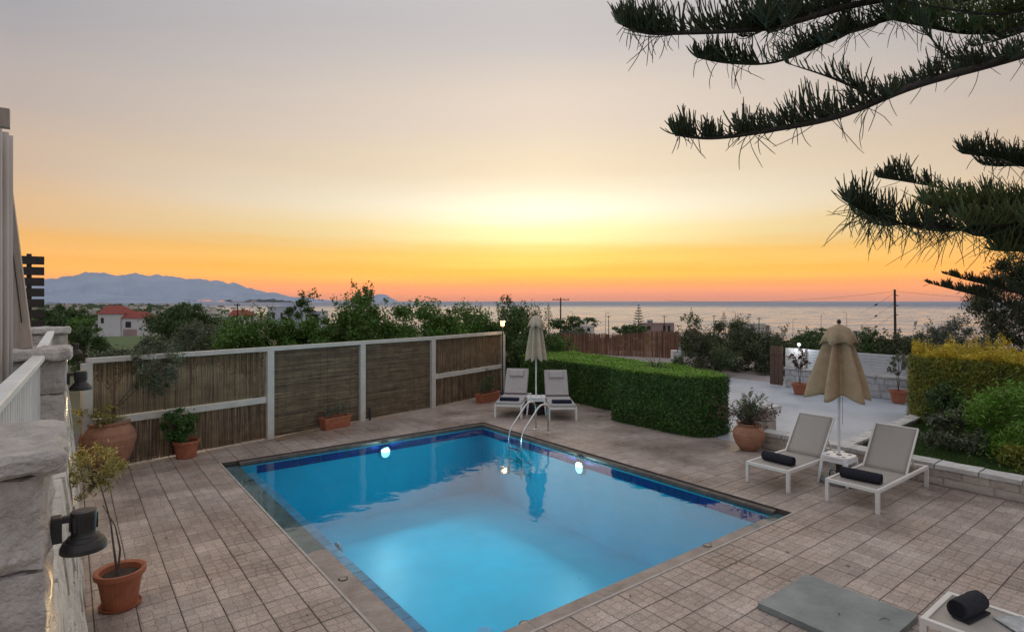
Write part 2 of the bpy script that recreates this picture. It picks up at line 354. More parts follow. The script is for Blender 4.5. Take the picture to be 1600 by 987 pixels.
def water_material():
    m = bpy.data.materials.new('pool_water'); m.use_nodes = True; MATS['pool_water'] = m
    n = m.node_tree.nodes; l = m.node_tree.links; n.clear()
    geo = n.new('ShaderNodeNewGeometry')
    a = n.new('ShaderNodeTexNoise'); a.inputs['Scale'].default_value = 2.3; a.inputs['Detail'].default_value = 2
    c = n.new('ShaderNodeTexNoise'); c.inputs['Scale'].default_value = 11; c.inputs['Detail'].default_value = 2
    for t in (a, c): l.new(geo.outputs['Position'], t.inputs['Vector'])
    k = n.new('ShaderNodeMath'); k.operation = 'MULTIPLY_ADD'; l.new(c.outputs['Fac'], k.inputs[0]); k.inputs[1].default_value = 0.12; l.new(a.outputs['Fac'], k.inputs[2])
    bp = n.new('ShaderNodeBump'); bp.inputs['Strength'].default_value = 0.45; bp.inputs['Distance'].default_value = 0.012; l.new(k.outputs[0], bp.inputs['Height'])
    fr = n.new('ShaderNodeFresnel'); fr.inputs['IOR'].default_value = 1.33; l.new(bp.outputs[0], fr.inputs['Normal'])
    tr = n.new('ShaderNodeBsdfTransparent'); tr.inputs['Color'].default_value = (0.66, 0.92, 1.0, 1)
    gl = n.new('ShaderNodeBsdfGlossy'); gl.inputs['Roughness'].default_value = 0.008; l.new(bp.outputs[0], gl.inputs['Normal'])
    mx = n.new('ShaderNodeMixShader'); l.new(fr.outputs[0], mx.inputs[0]); l.new(tr.outputs[0], mx.inputs[1]); l.new(gl.outputs[0], mx.inputs[2])
    o = n.new('ShaderNodeOutputMaterial'); l.new(mx.outputs[0], o.inputs['Surface'])
water_material()
def sea_material():
    m = bpy.data.materials.new('sea_water'); m.use_nodes = True; MATS['sea_water'] = m
    n = m.node_tree.nodes; l = m.node_tree.links; b = n['Principled BSDF']
    b.inputs['Base Color'].default_value = (0.13, 0.18, 0.27, 1); b.inputs['Roughness'].default_value = 0.22; b.inputs['IOR'].default_value = 1.33
    geo = n.new('ShaderNodeNewGeometry')
    mpn = n.new('ShaderNodeMapping'); mpn.inputs['Rotation'].default_value = (0, 0, YAW); mpn.inputs['Scale'].default_value = (0.012, 0.05, 0.05)
    l.new(geo.outputs['Position'], mpn.inputs[0])
    a = n.new('ShaderNodeTexNoise'); a.inputs['Scale'].default_value = 1.0; a.inputs['Detail'].default_value = 8; a.inputs['Roughness'].default_value = 0.62; l.new(mpn.outputs[0], a.inputs['Vector'])
    bp = n.new('ShaderNodeBump'); bp.inputs['Strength'].default_value = 0.9; bp.inputs['Distance'].default_value = 6.0; l.new(a.outputs['Fac'], bp.inputs['Height'])
    l.new(bp.outputs[0], b.inputs['Normal'])
    ln = n.new('ShaderNodeVectorMath'); ln.operation = 'LENGTH'; l.new(geo.outputs['Position'], ln.inputs[0])     # rougher water out in the wind
    mr = n.new('ShaderNodeMapRange'); mr.inputs[1].default_value = 2200; mr.inputs[2].default_value = 4200; mr.inputs[3].default_value = 0.26; mr.inputs[4].default_value = 0.60
    l.new(ln.outputs['Value'], mr.inputs[0])
    rr = n.new('ShaderNodeMath'); rr.operation = 'MULTIPLY_ADD'; l.new(a.outputs['Fac'], rr.inputs[0]); rr.inputs[1].default_value = 0.7; rr.inputs[2].default_value = -0.35
    rs_ = n.new('ShaderNodeMath'); rs_.operation = 'ADD'; rs_.use_clamp = True; l.new(rr.outputs[0], rs_.inputs[0]); l.new(mr.outputs[0], rs_.inputs[1]); l.new(rs_.outputs[0], b.inputs['Roughness'])
sea_material()
def ground_material():
    m = mat('ground', (0.075, 0.085, 0.035), 0.95, 0.3, 0.03, col2=(0.10, 0.085, 0.05), bump=0.6, bscale=1.0)
ground_material()
mat('meadow', (0.055, 0.11, 0.03), 0.95, 0.25, 0.25, col2=(0.05, 0.085, 0.025), bump=0.8, bscale=2.0)
mat('mountain', (0.29, 0.36, 0.47), 1.0, 0.12, 0.0012, spec=0.0)  # pale limestone, with part of the distance haze put into the blue

# ================================================================== the setting
SEA_Z = -25.0
LEFT_R = [(0,-2.2),(14,-2.2),(18,-1.9),(40,-2.7),(80,-3.6),(130,-4.3),(250,-9),(500,-17),(1000,-21),(2500,-23),(4300,-24.2),(4700,-27)]
RIGHT_R = [(0,-2.2),(17,-2.2),(23,-.7),(34,-.9),(60,-2.6),(104,-5.4),(180,-9.0),(255,-13.2),(330,-19),(385,-24.2),(430,-28),(600,-32),(4700,-34)]
COAST = [(-900,4300),(250,4300),(330,1700),(450,760),(600,470),(800,385),(1700,385),(2600,385)]
def lerp_tab(t, x):
    if x <= t[0][0]: return t[0][1]
    for (a, va), (b, vb) in zip(t, t[1:]):
        if x <= b: return va + (vb - va) * (x - a) / (b - a)
    return t[-1][1]
def ground_z(x, y):
    Y = x * FW.x + y * FW.y; X = x * RT.x + y * RT.y; r_ = math.hypot(X, Y)
    px = 800 + FPX * X / max(Y, 1e-3) if Y > 0 else (-900 if X < 0 else 2600)
    px = max(-900, min(2600, px)); coast = lerp_tab(COAST, px)
    t = max(0.0, min(1.0, (px - 420) / 330)); t = t * t * (3 - 2 * t)
    zr = lerp_tab(RIGHT_R, r_ * 385 / max(coast, 385)) if r_ > 120 else lerp_tab(RIGHT_R, r_)
    zl = lerp_tab(LEFT_R, r_)
    z = zl * (1 - t) + zr * t
    if r_ > coast: z = min(z, SEA_Z - 0.02 * (r_ - coast))
    return max(z, -60)
rs = [0, 8, 14, 17, 20, 23, 26, 30, 35, 42, 50, 60, 75, 90, 110, 130, 160, 200, 240, 280, 320, 350, 375, 390, 410, 440, 500, 600, 700, 760, 850, 1000, 1300, 1700, 2200, 3000, 4000, 4400, 4700, 5200]
NA = 240
gm_ = MB()
for r_ in rs:
    for k in range(NA):
        a = 2 * math.pi * k / NA; x, y = r_ * math.sin(a), r_ * math.cos(a)
        z = ground_z(x, y)
        if r_ > 28: z += 0.5 * min(1, r_ / 150) * fbm((x, y, 0), 0.02, 3)
        gm_.v.append((x, y, z))
for i in range(len(rs) - 1):
    for k in range(NA):
        gm_.f.append((i*NA+k, i*NA+(k+1)%NA, (i+1)*NA+(k+1)%NA, (i+1)*NA+k)[::-1])
tag(gm_.build('ground', 'ground', smooth=True), 'sloping ground of gardens and fields down to the coast', kind='structure')

sea = MB(); SR = 32000
for k in range(64): sea.v.append((SR*math.sin(2*math.pi*k/64), SR*math.cos(2*math.pi*k/64), SEA_Z))
sea.f.append(tuple(range(63, -1, -1)))
tag(sea.build('sea', 'sea_water'), 'calm silvery sea out to the horizon', kind='structure')

# meadow below the red-roofed house
md = MB(); g = []
for i in range(9):
    for j in range(13):
        Y = 62 + i * 8; px = 122 + j * 11; p = Q(px, 500, Y); md.v.append((p.x, p.y, ground_z(p.x, p.y) + 0.45))
for i in range(8):
    for j in range(12): md.f.append((i*13+j, i*13+j+1, (i+1)*13+j+1, (i+1)*13+j))
tag(md.build('meadow', 'meadow', smooth=True), 'bright green meadow below the red roofed house', kind='structure')

# mountains: a far ridge across the bay, a lower foothill in front of it, an islet
RIDGE = [(-500,440),(-300,432),(-120,436),(0,438),(40,440),(60,441),(75,436),(105,431),(140,425.5),(165,427.5),(185,431),(210,429.5),(235,432.5),(262,431),(290,436),(310,434.5),(335,438),(355,441),(385,448),(410,454),(430,459),(455,464),(500,468),(560,471)]
def ridge_mesh(name, prof, rad, half, rough, label, seed):
    mb = MB(); x0, x1 = prof[0][0], prof[-1][0]; N = int((x1 - x0) / 3); M = 15
    for j in range(M):
        t = -1 + 2 * j / (M - 1); sh = max(0, 1 - abs(t)) ** 0.85
        for i in range(N + 1):
            px = x0 + (x1 - x0) * i / N
            a = math.atan((px - 800) / FPX); Yc = rad; Yp = Yc + t * half
            hgt = (HOR - lerp_tab(prof, px)) / FPX * Yc + EYE - SEA_Z
            p = Q(px, HOR, Yp)
            nz_ = fbm((p.x + seed, p.y, 0), 1 / 900.0, 5) * rough * (0.35 + 0.65 * (1 - sh)) + fbm((p.x + seed, p.y, 9), 1 / 260.0, 4) * rough * 0.26
            mb.v.append((p.x, p.y, SEA_Z - 8 + max(0.0, hgt * sh + nz_ * min(1, hgt / 200)) + 8 * sh))
    for j in range(M - 1):
        for i in range(N): mb.f.append((j*(N+1)+i, j*(N+1)+i+1, (j+1)*(N+1)+i+1, (j+1)*(N+1)+i))
    o = mb.build(name, 'mountain', smooth=True); tag(o, label, kind='structure'); return o
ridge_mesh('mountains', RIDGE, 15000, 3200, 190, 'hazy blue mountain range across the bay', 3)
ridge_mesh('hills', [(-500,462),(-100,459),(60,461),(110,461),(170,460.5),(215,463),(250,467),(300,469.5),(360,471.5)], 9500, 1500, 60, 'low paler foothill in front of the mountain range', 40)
ridge_mesh('island', [(574,470.5),(582,464),(590,459),(600,458.5),(606,461),(612,466),(622,470.5)], 17000, 700, 60, 'faint flat topped islet on the horizon', 77)

# deck: slab with recessed joints and tiles laid on it
PX0, PX1, PY0, PY1 = 2.24, 8.15, 4.05, 11.76          # outer edge of the pool surround
FENCE = [Vector((0.25, 12.50, 0)), Vector((3.47, 13.17, 0)), Vector((5.82, 13.74, 0)), Vector((8.09, 14.18, 0)), Vector((11.30, 15.20, 0))]
def fence_y(x): return lerp_tab([(p.x, p.y) for p in FENCE], x) + (0.21 * (x - FENCE[0].x) if x < FENCE[0].x else 0.3 * max(0, x - 11.3))
deck = MB(); DX0, DX1, DY0, DY1 = 0.0, 11.25, -3.0, 16.4
for (a, b, c, d) in ((DX0, PX0, DY0, DY1), (PX0, PX1, DY0, PY0), (PX1, DX1, DY0, DY1), (PX0, PX1, PY1, DY1), (DX1, 12.2, 7.45, DY1)):
    deck.box(a, b, c, d, -0.6, -0.007)
deck_o = tag(deck.build('deck', 'grout'), 'tiled pool terrace of square embossed mauve grey tiles', kind='structure')
T = 0.336; G = 0.008
tile_me = None; cells = []
rects = ((0.12, PX0 - 0.035, -2.6, 16), (PX0 - 0.035, PX1, -2.6, PY0 - 0.035), (PX1, 11.22, -2.6, 16), (PX0 - 0.035, PX1, PY1, 16), (11.22, 12.2, 7.45, 16))
i0 = int((0 - PX1) / T) - 1
for ri, (a, b, c, d) in enumerate(rects):
    ox = PX0 - 0.035 if ri in (0, 3) else PX1; oy = PY0 - 0.035 if ri < 3 else PY1
    for i in range(-40, 40):
        for j in range(-40, 45):
            x0 = max(a, ox + i*T); x1 = min(b, ox + (i+1)*T); y0 = max(c, oy + j*T); y1 = min(d, oy + (j+1)*T)
            if x1 - x0 < 0.03 or y1 - y0 < 0.03: continue
            if (y0 + y1) / 2 > fence_y((x0 + x1) / 2) + 0.35: continue
            full = (x1 - x0 > T - 1e-4) and (y1 - y0 > T - 1e-4)
            cx, cy = (x0+x1)/2, (y0+y1)/2; Y = cx*FW.x + cy*FW.y; X = cx*RT.x + cy*RT.y
            px, py = (800 + FPX*X/Y, HOR + FPX*EYE/Y) if Y > 0.5 else (-1, -1)
            vis = full and 150 < px < 1625 and py < 1005 and not (1190 < px < 1425 and py > 955)
            cells.append((Y if vis else 1e9, x0, x1, y0, y1))
cells.sort(key=lambda c: c[0])
rest = MB(); tb = MB(); h2 = T/2 - G/2; tb.box(-h2, h2, -h2, h2, -0.012, 0.0, 0.0035)
tile_me = bpy.data.meshes.new('tile'); tile_me.from_pydata(tb.v, [], tb.f); tile_me.materials.append(MATS['deck_tile'])
for k, (key, x0, x1, y0, y1) in enumerate(cells):
    jz = random.uniform(-0.0012, 0.0012)
    if k < 300 and key < 1e8:
        o = bpy.data.objects.new('tile', tile_me); COL.objects.link(o); o.parent = deck_o
        o.location = ((x0+x1)/2, (y0+y1)/2, jz); o.rotation_euler = (random.uniform(-.0025,.0025), random.uniform(-.0025,.0025), 0)
    else:
        rest.box(x0+G/2, x1-G/2, y0+G/2, y1-G/2, -0.012, jz, 0.0035)
tag(rest.build('tile_field', 'deck_tile', deck_o), kind='stuff')

# courtyard and road behind the low wall
cy_ = MB(); cy_.box(11.25, 20.6, 4.75, 7.44, -0.5, -0.012); cy_.box(12.21, 20.6, 7.44, 14.5, -0.5, -0.012); cyo = tag(cy_.build('courtyard', 'courtyard'), 'pale blue grey concrete courtyard behind the low wall', kind='structure')
rd = MB(); rd.box(20.62, 27.5, -2, 24, -0.6, -0.05); tag(rd.build('road', 'road'), 'pinkish grey lane behind the courtyard', kind='structure')
bd = MB()
NX, NY = 26, 24
for i in range(NX + 1):
    for j in range(NY + 1):
        x = 11.5 + 8.4 * i / NX; y = -6 + 10.8 * j / NY; bd.v.append((x, y, 0.14 + 0.05 * fbm((x, y, 0), 0.8)))
for i in range(NX):
    for j in range(NY): bd.f.append((i*(NY+1)+j, (i+1)*(NY+1)+j, (i+1)*(NY+1)+j+1, i*(NY+1)+j+1))
tag(bd.build('garden_bed', 'bed_soil', smooth=True), 'soil and moss of the raised garden bed', kind='structure')
C = np.stack([rng.uniform(11.6, 15.8, 26000), rng.uniform(1.6, 4.75, 26000), np.full(26000, 0.17)], axis=1)
nn = len(C); ang = rng.uniform(0, 6.28, nn); hgt = rng.uniform(0.03, 0.075, nn); w = np.stack([np.cos(ang), np.sin(ang), 0*ang], axis=1) * 0.006
tip = C + np.stack([rng.normal(0, .02, nn), rng.normal(0, .02, nn), hgt], axis=1)
tag(link('grass', quads_mesh('grass', np.stack([C - w, C + w, tip + w*.3, tip - w*.3], axis=1)), 'grass'), 'short green lawn in the raised garden bed', 'grass', kind='stuff')

# ------------------------------------------------------------------ swimming pool
WZ = -0.075
IX0, IX1, IY0, IY1 = 2.54, 8.03, 4.28, 11.64; FLOOR = -1.6
pool = thing('swimming_pool', 'rectangular blue lit swimming pool sunk into the tiled terrace', 'pool', (0, 0, 0))
b_ = MB(); b_.box(IX0-.3, IX1+.3, IY0-.3, IY1+.3, FLOOR-.2, FLOOR); b_.build('basin_floor', 'pool_blue', pool)
for (a, b, c, d) in ((IX0-.2, IX0, IY0-.2, IY1+.2), (IX1, IX1+.12, IY0-.2, IY1+.2), (IX0, IX1, IY0-.2, IY0), (IX0, IX1, IY1, IY1+.12)):
    b_ = MB(); b_.box(a, b, c, d, FLOOR-.1, -0.105); b_.build('basin_wall', 'pool_blue', pool)
# ledge of pale tiles on the left
lt = MB(); lt.box(0, 0.235, 0, 0.241, -0.02, 0, 0.004); lme = bpy.data.meshes.new('ledge_tile'); lme.from_pydata(lt.v, [], lt.f); lme.materials.append(MATS['pool_ledge'])
b_ = MB(); b_.box(IX0, IX0+.235, IY0, IY1, FLOOR, -0.235); b_.build('ledge', 'pool_blue', pool)
yy = IY0 + .003
while yy + .25 < IY1: link('ledge_tile', lme, None, pool, loc=(IX0 + .002, yy, -0.213)); yy += 0.25
# navy waterline tiles
nt_ = MB(); nt_.box(-.0735, .0735, -.006, .006, -.0735, .0735); nme = bpy.data.meshes.new('waterline_tile'); nme.from_pydata(nt_.v, [], nt_.f); nme.materials.append(MATS['mosaic_navy'])
def band(x0, y0, x1, y1, rz):
    L = math.hypot(x1-x0, y1-y0); k = int(L / 0.152)
    for i in range(k):
        t = (i + .5) / k; o = link('waterline_tile', nme, None, pool, loc=(x0+(x1-x0)*t, y0+(y1-y0)*t, -0.20)); o.rotation_euler = (0, 0, rz)
band(IX0+.3, IY1-.003, IX1, IY1-.003, 0); band(IX1-.003, IY1, IX1-.003, IY0, math.pi/2)
# coping: a sunken wet shelf on the left and near sides, a dark stone riser on the other two
def slab(x0, x1, y0, y1, zf, name, m):
    mb = MB(); vs = []
    n1, n2 = (2, 8) if (x1-x0) < (y1-y0) else (8, 2)
    for i in range(n1+1):
        for j in range(n2+1):
            x = x0+(x1-x0)*i/n1; y = y0+(y1-y0)*j/n2
            mb.v.append((x, y, zf(x, y) + 0.004*fbm((x, y, 3), 3.0)))
    for i in range(n1):
        for j in range(n2): mb.f.append((i*(n2+1)+j, (i+1)*(n2+1)+j, (i+1)*(n2+1)+j+1, i*(n2+1)+j+1))
    off = len(mb.v)
    mb.add([(x0,y0,-.6),(x1,y0,-.6),(x1,y1,-.6),(x0,y1,-.6)], [(3,2,1,0)])
    c = [0, n1*(n2+1), n1*(n2+1)+n2, n2]
    for k in range(4):
        a_, b2 = k, (k+1) % 4; mb.f.append((off+a_, off+b2, c[b2], c[a_]))
    return mb.build(name, m, pool)
k = 9
for i in range(k):
    y0 = PY0 + (PY1-PY0)*i/k; slab(PX0, IX0, y0+.002, PY0+(PY1-PY0)*(i+1)/k-.002, lambda x, y: -0.060 - 0.0048*(y-PY0), 'coping_slab', 'coping')
k = 6
for i in range(k):
    x0 = IX0 + (PX1-IX0)*i/k; slab(x0+.002, IX0+(PX1-IX0)*(i+1)/k-.002, PY0, IY0, lambda x, y: -0.056 - 0.0035*(x-PX0), 'coping_slab', 'coping')
k = 7
for i in range(k):
    y0 = IY0 + (PY1-IY0)*i/k; b_ = MB(); b_.box(IX1+.01, PX1-.002, y0+.002, IY0+(PY1-IY0)*(i+1)/k-.002, -.6, -0.028, .01); b_.build('coping_slab', 'coping_riser', pool)
k = 6
for i in range(k):
    x0 = IX0 + (IX1+.01-IX0)*i/k; b_ = MB(); b_.box(x0+.002, IX0+(IX1+.01-IX0)*(i+1)/k-.002, IY1+.01, PY1-.002, -.6, -0.028, .01); b_.build('coping_slab', 'coping_riser', pool)
for nm, (a, b, c, d) in (('edge_trim', (PX0-.033, PX0-.002, PY0-.033, PY1)), ('edge_trim', (PX0-.002, PX1, PY0-.033, PY0-.002))):
    b_ = MB(); b_.box(a, b, c, d, -0.3, 0.004, .004); b_.build(nm, 'trim', pool)
# drain grates on the shelf
for (px, py) in ((536, 902), (820, 972), (1105, 850), (393, 747), (1206, 797)):
    p = P(px, py, -0.06); b_ = MB()
    b_.lathe([(0.055, -.03), (0.055, .006), (0.045, .009), (0.043, .002)], 16); o = b_.build('drain', 'black_metal', pool, loc=(p.x, p.y, -0.072 if px not in (393,) else -0.098))
    b_ = MB()
    for q in range(-2, 3): b_.beam((-.038, q*.017, .006), (.038, q*.017, .006), .006, .004)
    b_.build('grate', 'steel', o)
# underwater lamps
for (x, y, z, nx, ny, pw) in ((5.46, IY1-.02, -0.30, 0, -1, 95), (IX1-.02, 8.2, -0.30, -1, 0, 105), (IX0+.26, 7.4, -0.30, 1, 0, 60)):
    b_ = MB(); ax = Vector((nx, ny, 0))
    b_.tube([Vector((0,0,0)), ax*.03], [.13, .12], 20); o = b_.build('pool_light', 'pool_ledge', pool, loc=(x, y, z))
    b_ = MB(); b_.tube([ax*.031, ax*.036], [.10, .09], 20); b_.build('lens', 'pool_lens', o)
    ld = bpy.data.lights.new('underwater_lamp', 'AREA'); ld.shape = 'DISK'; ld.size = 0.16; ld.spread = R(180); ld.energy = pw; ld.color = (0.70, 0.97, 1.0)
    lo = bpy.data.objects.new('underwater_lamp', ld); COL.objects.link(lo); lo.location = (x + nx*.06, y + ny*.06, z); lo.rotation_euler = Vector((nx, ny, .75)).to_track_quat('-Z', 'Y').to_euler()
b_ = MB(); b_.lathe([(0.11, 0), (0.11, .008), (.09, .012)], 20); p = P(740, 958, -1.2); b_.build('floor_drain', 'pool_ledge', pool, loc=(4.6, 6.6, FLOOR))
# water surface
wm_ = MB(); wm_.add([(PX0-.001, PY0-.001, WZ), (PX1-.001, PY0-.001, WZ), (PX1-.001, PY1-.001, WZ), (PX0-.001, PY1-.001, WZ)], [(0, 1, 2, 3)])
tag(wm_.build('pool_water', 'pool_water'), 'still clear blue water of the swimming pool', kind='structure')
# ladder rails
lad = thing('pool_ladder', 'stainless steel ladder with two curved handrails at the far pool corner', 'ladder', (8.15, 10.1, 0))
def rail(dy):
    pts = [(0.50, dy, 0.0), (0.50, dy, 0.50)]
    for k in range(1, 8):
        t = k / 8 * math.pi * 0.72; pts.append((0.34 + 0.16*math.cos(t), dy, 0.50 + 0.16*math.sin(t)))
    pts += [(0.20, dy, 0.60), (-0.20, dy, 0.17), (-0.27, dy, 0.05), (-0.29, dy, -0.10), (-0.29, dy, -0.9)]
    mb = MB(); mb.tube(pts, 0.022, 10); r_ = mb.build('handrail', 'steel', lad, smooth=True)
    mb = MB(); mb.lathe([(0.055, 0.001), (0.055, .012), (.03, .02), (.024, .03)], 16, (0.50, dy, 0)); mb.build('foot_flange', 'steel', r_)
for dy in (0.22, -0.22): rail(dy)
for z in (-0.3, -0.55, -0.8):
    mb = MB(); mb.box(-.33, -.25, -.2, .2, z-.012, z+.012, .004); mb.build('tread', 'steel', lad)

# ------------------------------------------------------------------ haze
hb = MB(); hb.box(-33500, 33500, -33500, 33500, -62, 830)
hz = bpy.data.materials.new('haze'); hz.use_nodes = True; n = hz.node_tree.nodes; n.clear()
pv = n.new('ShaderNodeVolumePrincipled'); pv.inputs['Color'].default_value = (0.76, 0.87, 1.0, 1); pv.inputs['Density'].default_value = 1.7e-5; pv.inputs['Anisotropy'].default_value = 0.25
mo = n.new('ShaderNodeOutputMaterial'); hz.node_tree.links.new(pv.outputs[0], mo.inputs['Volume']); MATS['haze'] = hz
tag(hb.build('haze', 'haze'), 'evening haze over the bay', kind='stuff')
# ================================================================== the villa's edge: battered wall, pillars, railings
def rough_block(x0, x1, y0, y1, z0, z1, amp=0.012, nx=2, ny=2, nz=2, seed=0.0, batter=0.0):
    """stone block whose faces are uneven; batter pushes the foot of the +x face outwards"""
    mb = MB(); idx = {}
    def vid(i, j, k):
        if (i, j, k) not in idx:
            x = x0+(x1-x0)*i/nx; y = y0+(y1-y0)*j/ny; z = z0+(z1-z0)*k/nz
            e = sum(1 for q, m_ in ((i, nx), (j, ny), (k, nz)) if q in (0, m_))
            sh = 0.0 if e < 2 else amp * 0.9
            p = Vector((x, y, z)); c = Vector(((x0+x1)/2, (y0+y1)/2, (z0+z1)/2))
            o = Vector((fbm(p + Vector((seed, 0, 0)), 5.0), fbm(p + Vector((0, seed+7, 0)), 5.0), fbm(p + Vector((0, 0, seed+3)), 5.0))) * amp * .6 + Vector((fbm(p + Vector((seed, 1, 0)), 15.0, 3), fbm(p + Vector((2, seed, 0)), 15.0, 3), fbm(p + Vector((0, 4, seed)), 15.0, 3))) * amp * .6
            p2 = p + o + (c - p).normalized() * sh
            if batter and i == nx: p2.x += batter * (1 - z / 1.75)
            idx[(i, j, k)] = len(mb.v); mb.v.append(tuple(p2))
        return idx[(i, j, k)]
    for i in range(nx):
        for j in range(ny):
            mb.f.append((vid(i,j,0), vid(i,j+1,0), vid(i+1,j+1,0), vid(i+1,j,0))); mb.f.append((vid(i,j,nz), vid(i+1,j,nz), vid(i+1,j+1,nz), vid(i,j+1,nz)))
    for i in range(nx):
        for k in range(nz):
            mb.f.append((vid(i,0,k), vid(i+1,0,k), vid(i+1,0,k+1), vid(i,0,k+1))); mb.f.append((vid(i,ny,k), vid(i,ny,k+1), vid(i+1,ny,k+1), vid(i+1,ny,k)))
    for j in range(ny):
        for k in range(nz):
            mb.f.append((vid(0,j,k), vid(0,j,k+1), vid(0,j+1,k+1), vid(0,j+1,k))); mb.f.append((vid(nx,j,k), vid(nx,j+1,k), vid(nx,j+1,k+1), vid(nx,j,k+1)))
    return mb
tw = thing('terrace_wall', 'white painted rough stone wall carrying the balcony on the left', 'wall', (0, 0, 0))
mb = MB(); mb.box(-.40, -.06, 1.2, 13.4, -.5, 1.72); mb.build('core', 'white_stone', tw)
zc = 0.0; row = 0
for hgt in (0.34, 0.30, 0.38, 0.33, 0.39):
    y = 1.2 + (0.25 if row % 2 else 0)
    while y < 12.35:
        L = random.uniform(0.42, 0.78); y1 = min(y + L, 12.42)
        rough_block(-.22, -0.03 + random.uniform(-.012, .012), y+.006, y1-.006, zc+.005, zc+hgt-.005, 0.016, 1, 4, 3, random.random()*50, batter=0.17).build('stone', 'white_stone', tw)
        y = y1
    zc += hgt; row += 1
PILL = [(2.42, 3.10, 'near'), (7.05, 7.75, 'mid'), (12.75, 13.4, 'far')]
plab = {'near': 'broad rough stone pillar with thick cap closest at the left edge', 'mid': 'rough stone balcony pillar under the leaning pergola post', 'far': 'farthest rough stone balcony pillar by the end of the fence'}
for (y0, y1, w) in PILL:
    pt = thing('stone_pillar', plab[w], 'pillar', (0, 0, 0), group='balcony pillars')
    z = 1.74; xr = -0.035 if w == 'near' else 0.0
    for hgt in (0.36, 0.33):
        rough_block(-.66, xr-.015, y0+.05, y1-.05, z, z+hgt-.004, 0.022, 10, 10, 7, random.random()*40).build('stone', 'pillar_stone', pt); z += hgt
    if w == 'near':
        for hgt in (0.42, 0.44, 0.42, 0.40): pass
    rough_block(-.72, xr+.03, y0-.02, y1+.02, z, 2.535 if w != 'near' else 2.50, 0.022, 16, 16, 4, random.random()*40).build('cap', 'pillar_stone', pt)
# near pillar goes on down in front of the wall's core
mb = rough_block(-.66, -.05, 2.47, 3.05, 0.0, 1.735, 0.024, 10, 10, 26, 11.0); mb.build('pier', 'pillar_stone', bpy.data.objects['stone_pillar'])
for (y0, y1, lab) in ((3.10, 7.04, 'white wooden balcony railing between the near and middle pillars'), (7.77, 12.74, 'white wooden balcony railing beyond the middle pillar')):
    rl = thing('balcony_railing', lab, 'railing', (-.34 if y0 < 5 else -.24, y0, 1.74), rz=-.029 if y0 < 5 else 0.0, group='balcony railings')
    L = y1 - y0; mb = MB(); mb.box(-.05, .05, .01, L-.01, .70, .745, .008); mb.build('top_rail', 'white_paint', rl)
    mb = MB(); mb.box(-.025, .025, .01, L-.01, .06, .10, .004); mb.build('bottom_rail', 'white_paint', rl)
    bm_ = MB(); bm_.box(-.017, .017, -.017, .017, .101, .699); bme = bpy.data.meshes.new('baluster'); bme.from_pydata(bm_.v, [], bm_.f); bme.materials.append(MATS['white_paint'])
    k = int(L / 0.125)
    for i in range(k): link('baluster', bme, None, rl, loc=(0, (i+.5)*L/k, 0))
bf = MB(); bf.box(-5.0, -.42, -3.0, 13.4, 1.3, 1.5); tag(bf.build('balcony_floor', 'beige_floor'), 'balcony floor of the villa', kind='structure')
pg = thing('pergola', 'beige wooden pergola with leaning post on the middle stone pillar', 'pergola', (-.37, 7.42, 2.54))
mb = MB(); mb.add([(-.10,-.12,0),(.09,-.12,0),(.09,.12,0),(-.10,.12,0),(-.21,-.09,1.92),(-.10,-.09,1.92),(-.10,.09,1.92),(-.21,.09,1.92)], [(3,2,1,0),(4,5,6,7),(0,1,5,4),(1,2,6,5),(2,3,7,6),(3,0,4,7)]); po = mb.build('post', 'pergola_wood', pg)
mb = MB(); mb.beam((.012,-.122,.25), (-.135,-.094,1.75), .008, .006); mb.build('joint_strip', 'dark_wood', po)
mb = MB(); mb.beam((-.22, -6.5, 2.06), (-.22, .14, 1.92), .12, .26); mb.build('beam', 'pergola_wood', pg)
mb = MB(); mb.beam((-3.2, -.02, 2.22), (-.08, -.02, 2.22), .10, .18); mb.build('rafter', 'pergola_wood', pg)
# curtain gathered beside the post
mb = MB(); NF = 40
for k in range(2):
    for i in range(NF+1):
        t = i / NF; mb.v.append((-.585 + .16*t, 6.45 + .45*t, (1.55, 4.5)[k])); v = list(mb.v[-1]); v[0] += .035*math.sin(t*26); v[1] += .03*math.cos(t*26); mb.v[-1] = tuple(v)
for i in range(NF): mb.f.append((i, i+1, NF+2+i, NF+1+i))
cu = mb.build('curtain', 'curtain', smooth=True); sol = cu.modifiers.new('thickness', 'SOLIDIFY'); sol.thickness = 0.006
tag(cu, 'pale gathered curtain hanging beside the pergola post', 'curtain')
# dark slatted screen
ss = thing('slatted_screen', 'black slatted wooden screen standing past the pergola post', 'screen', (-.98, 14.0, 1.5))
for k in range(11):
    mb = MB(); mb.box(0, .62, -.015, .015, .18 + k*.20, .18 + k*.20 + .155, .004); mb.build('slat', 'dark_wood', ss)
for x in (.05, .36):
    mb = MB(); mb.box(x, x+.075, .016, .07, -1.6, 2.38); mb.build('post', 'dark_wood', ss)
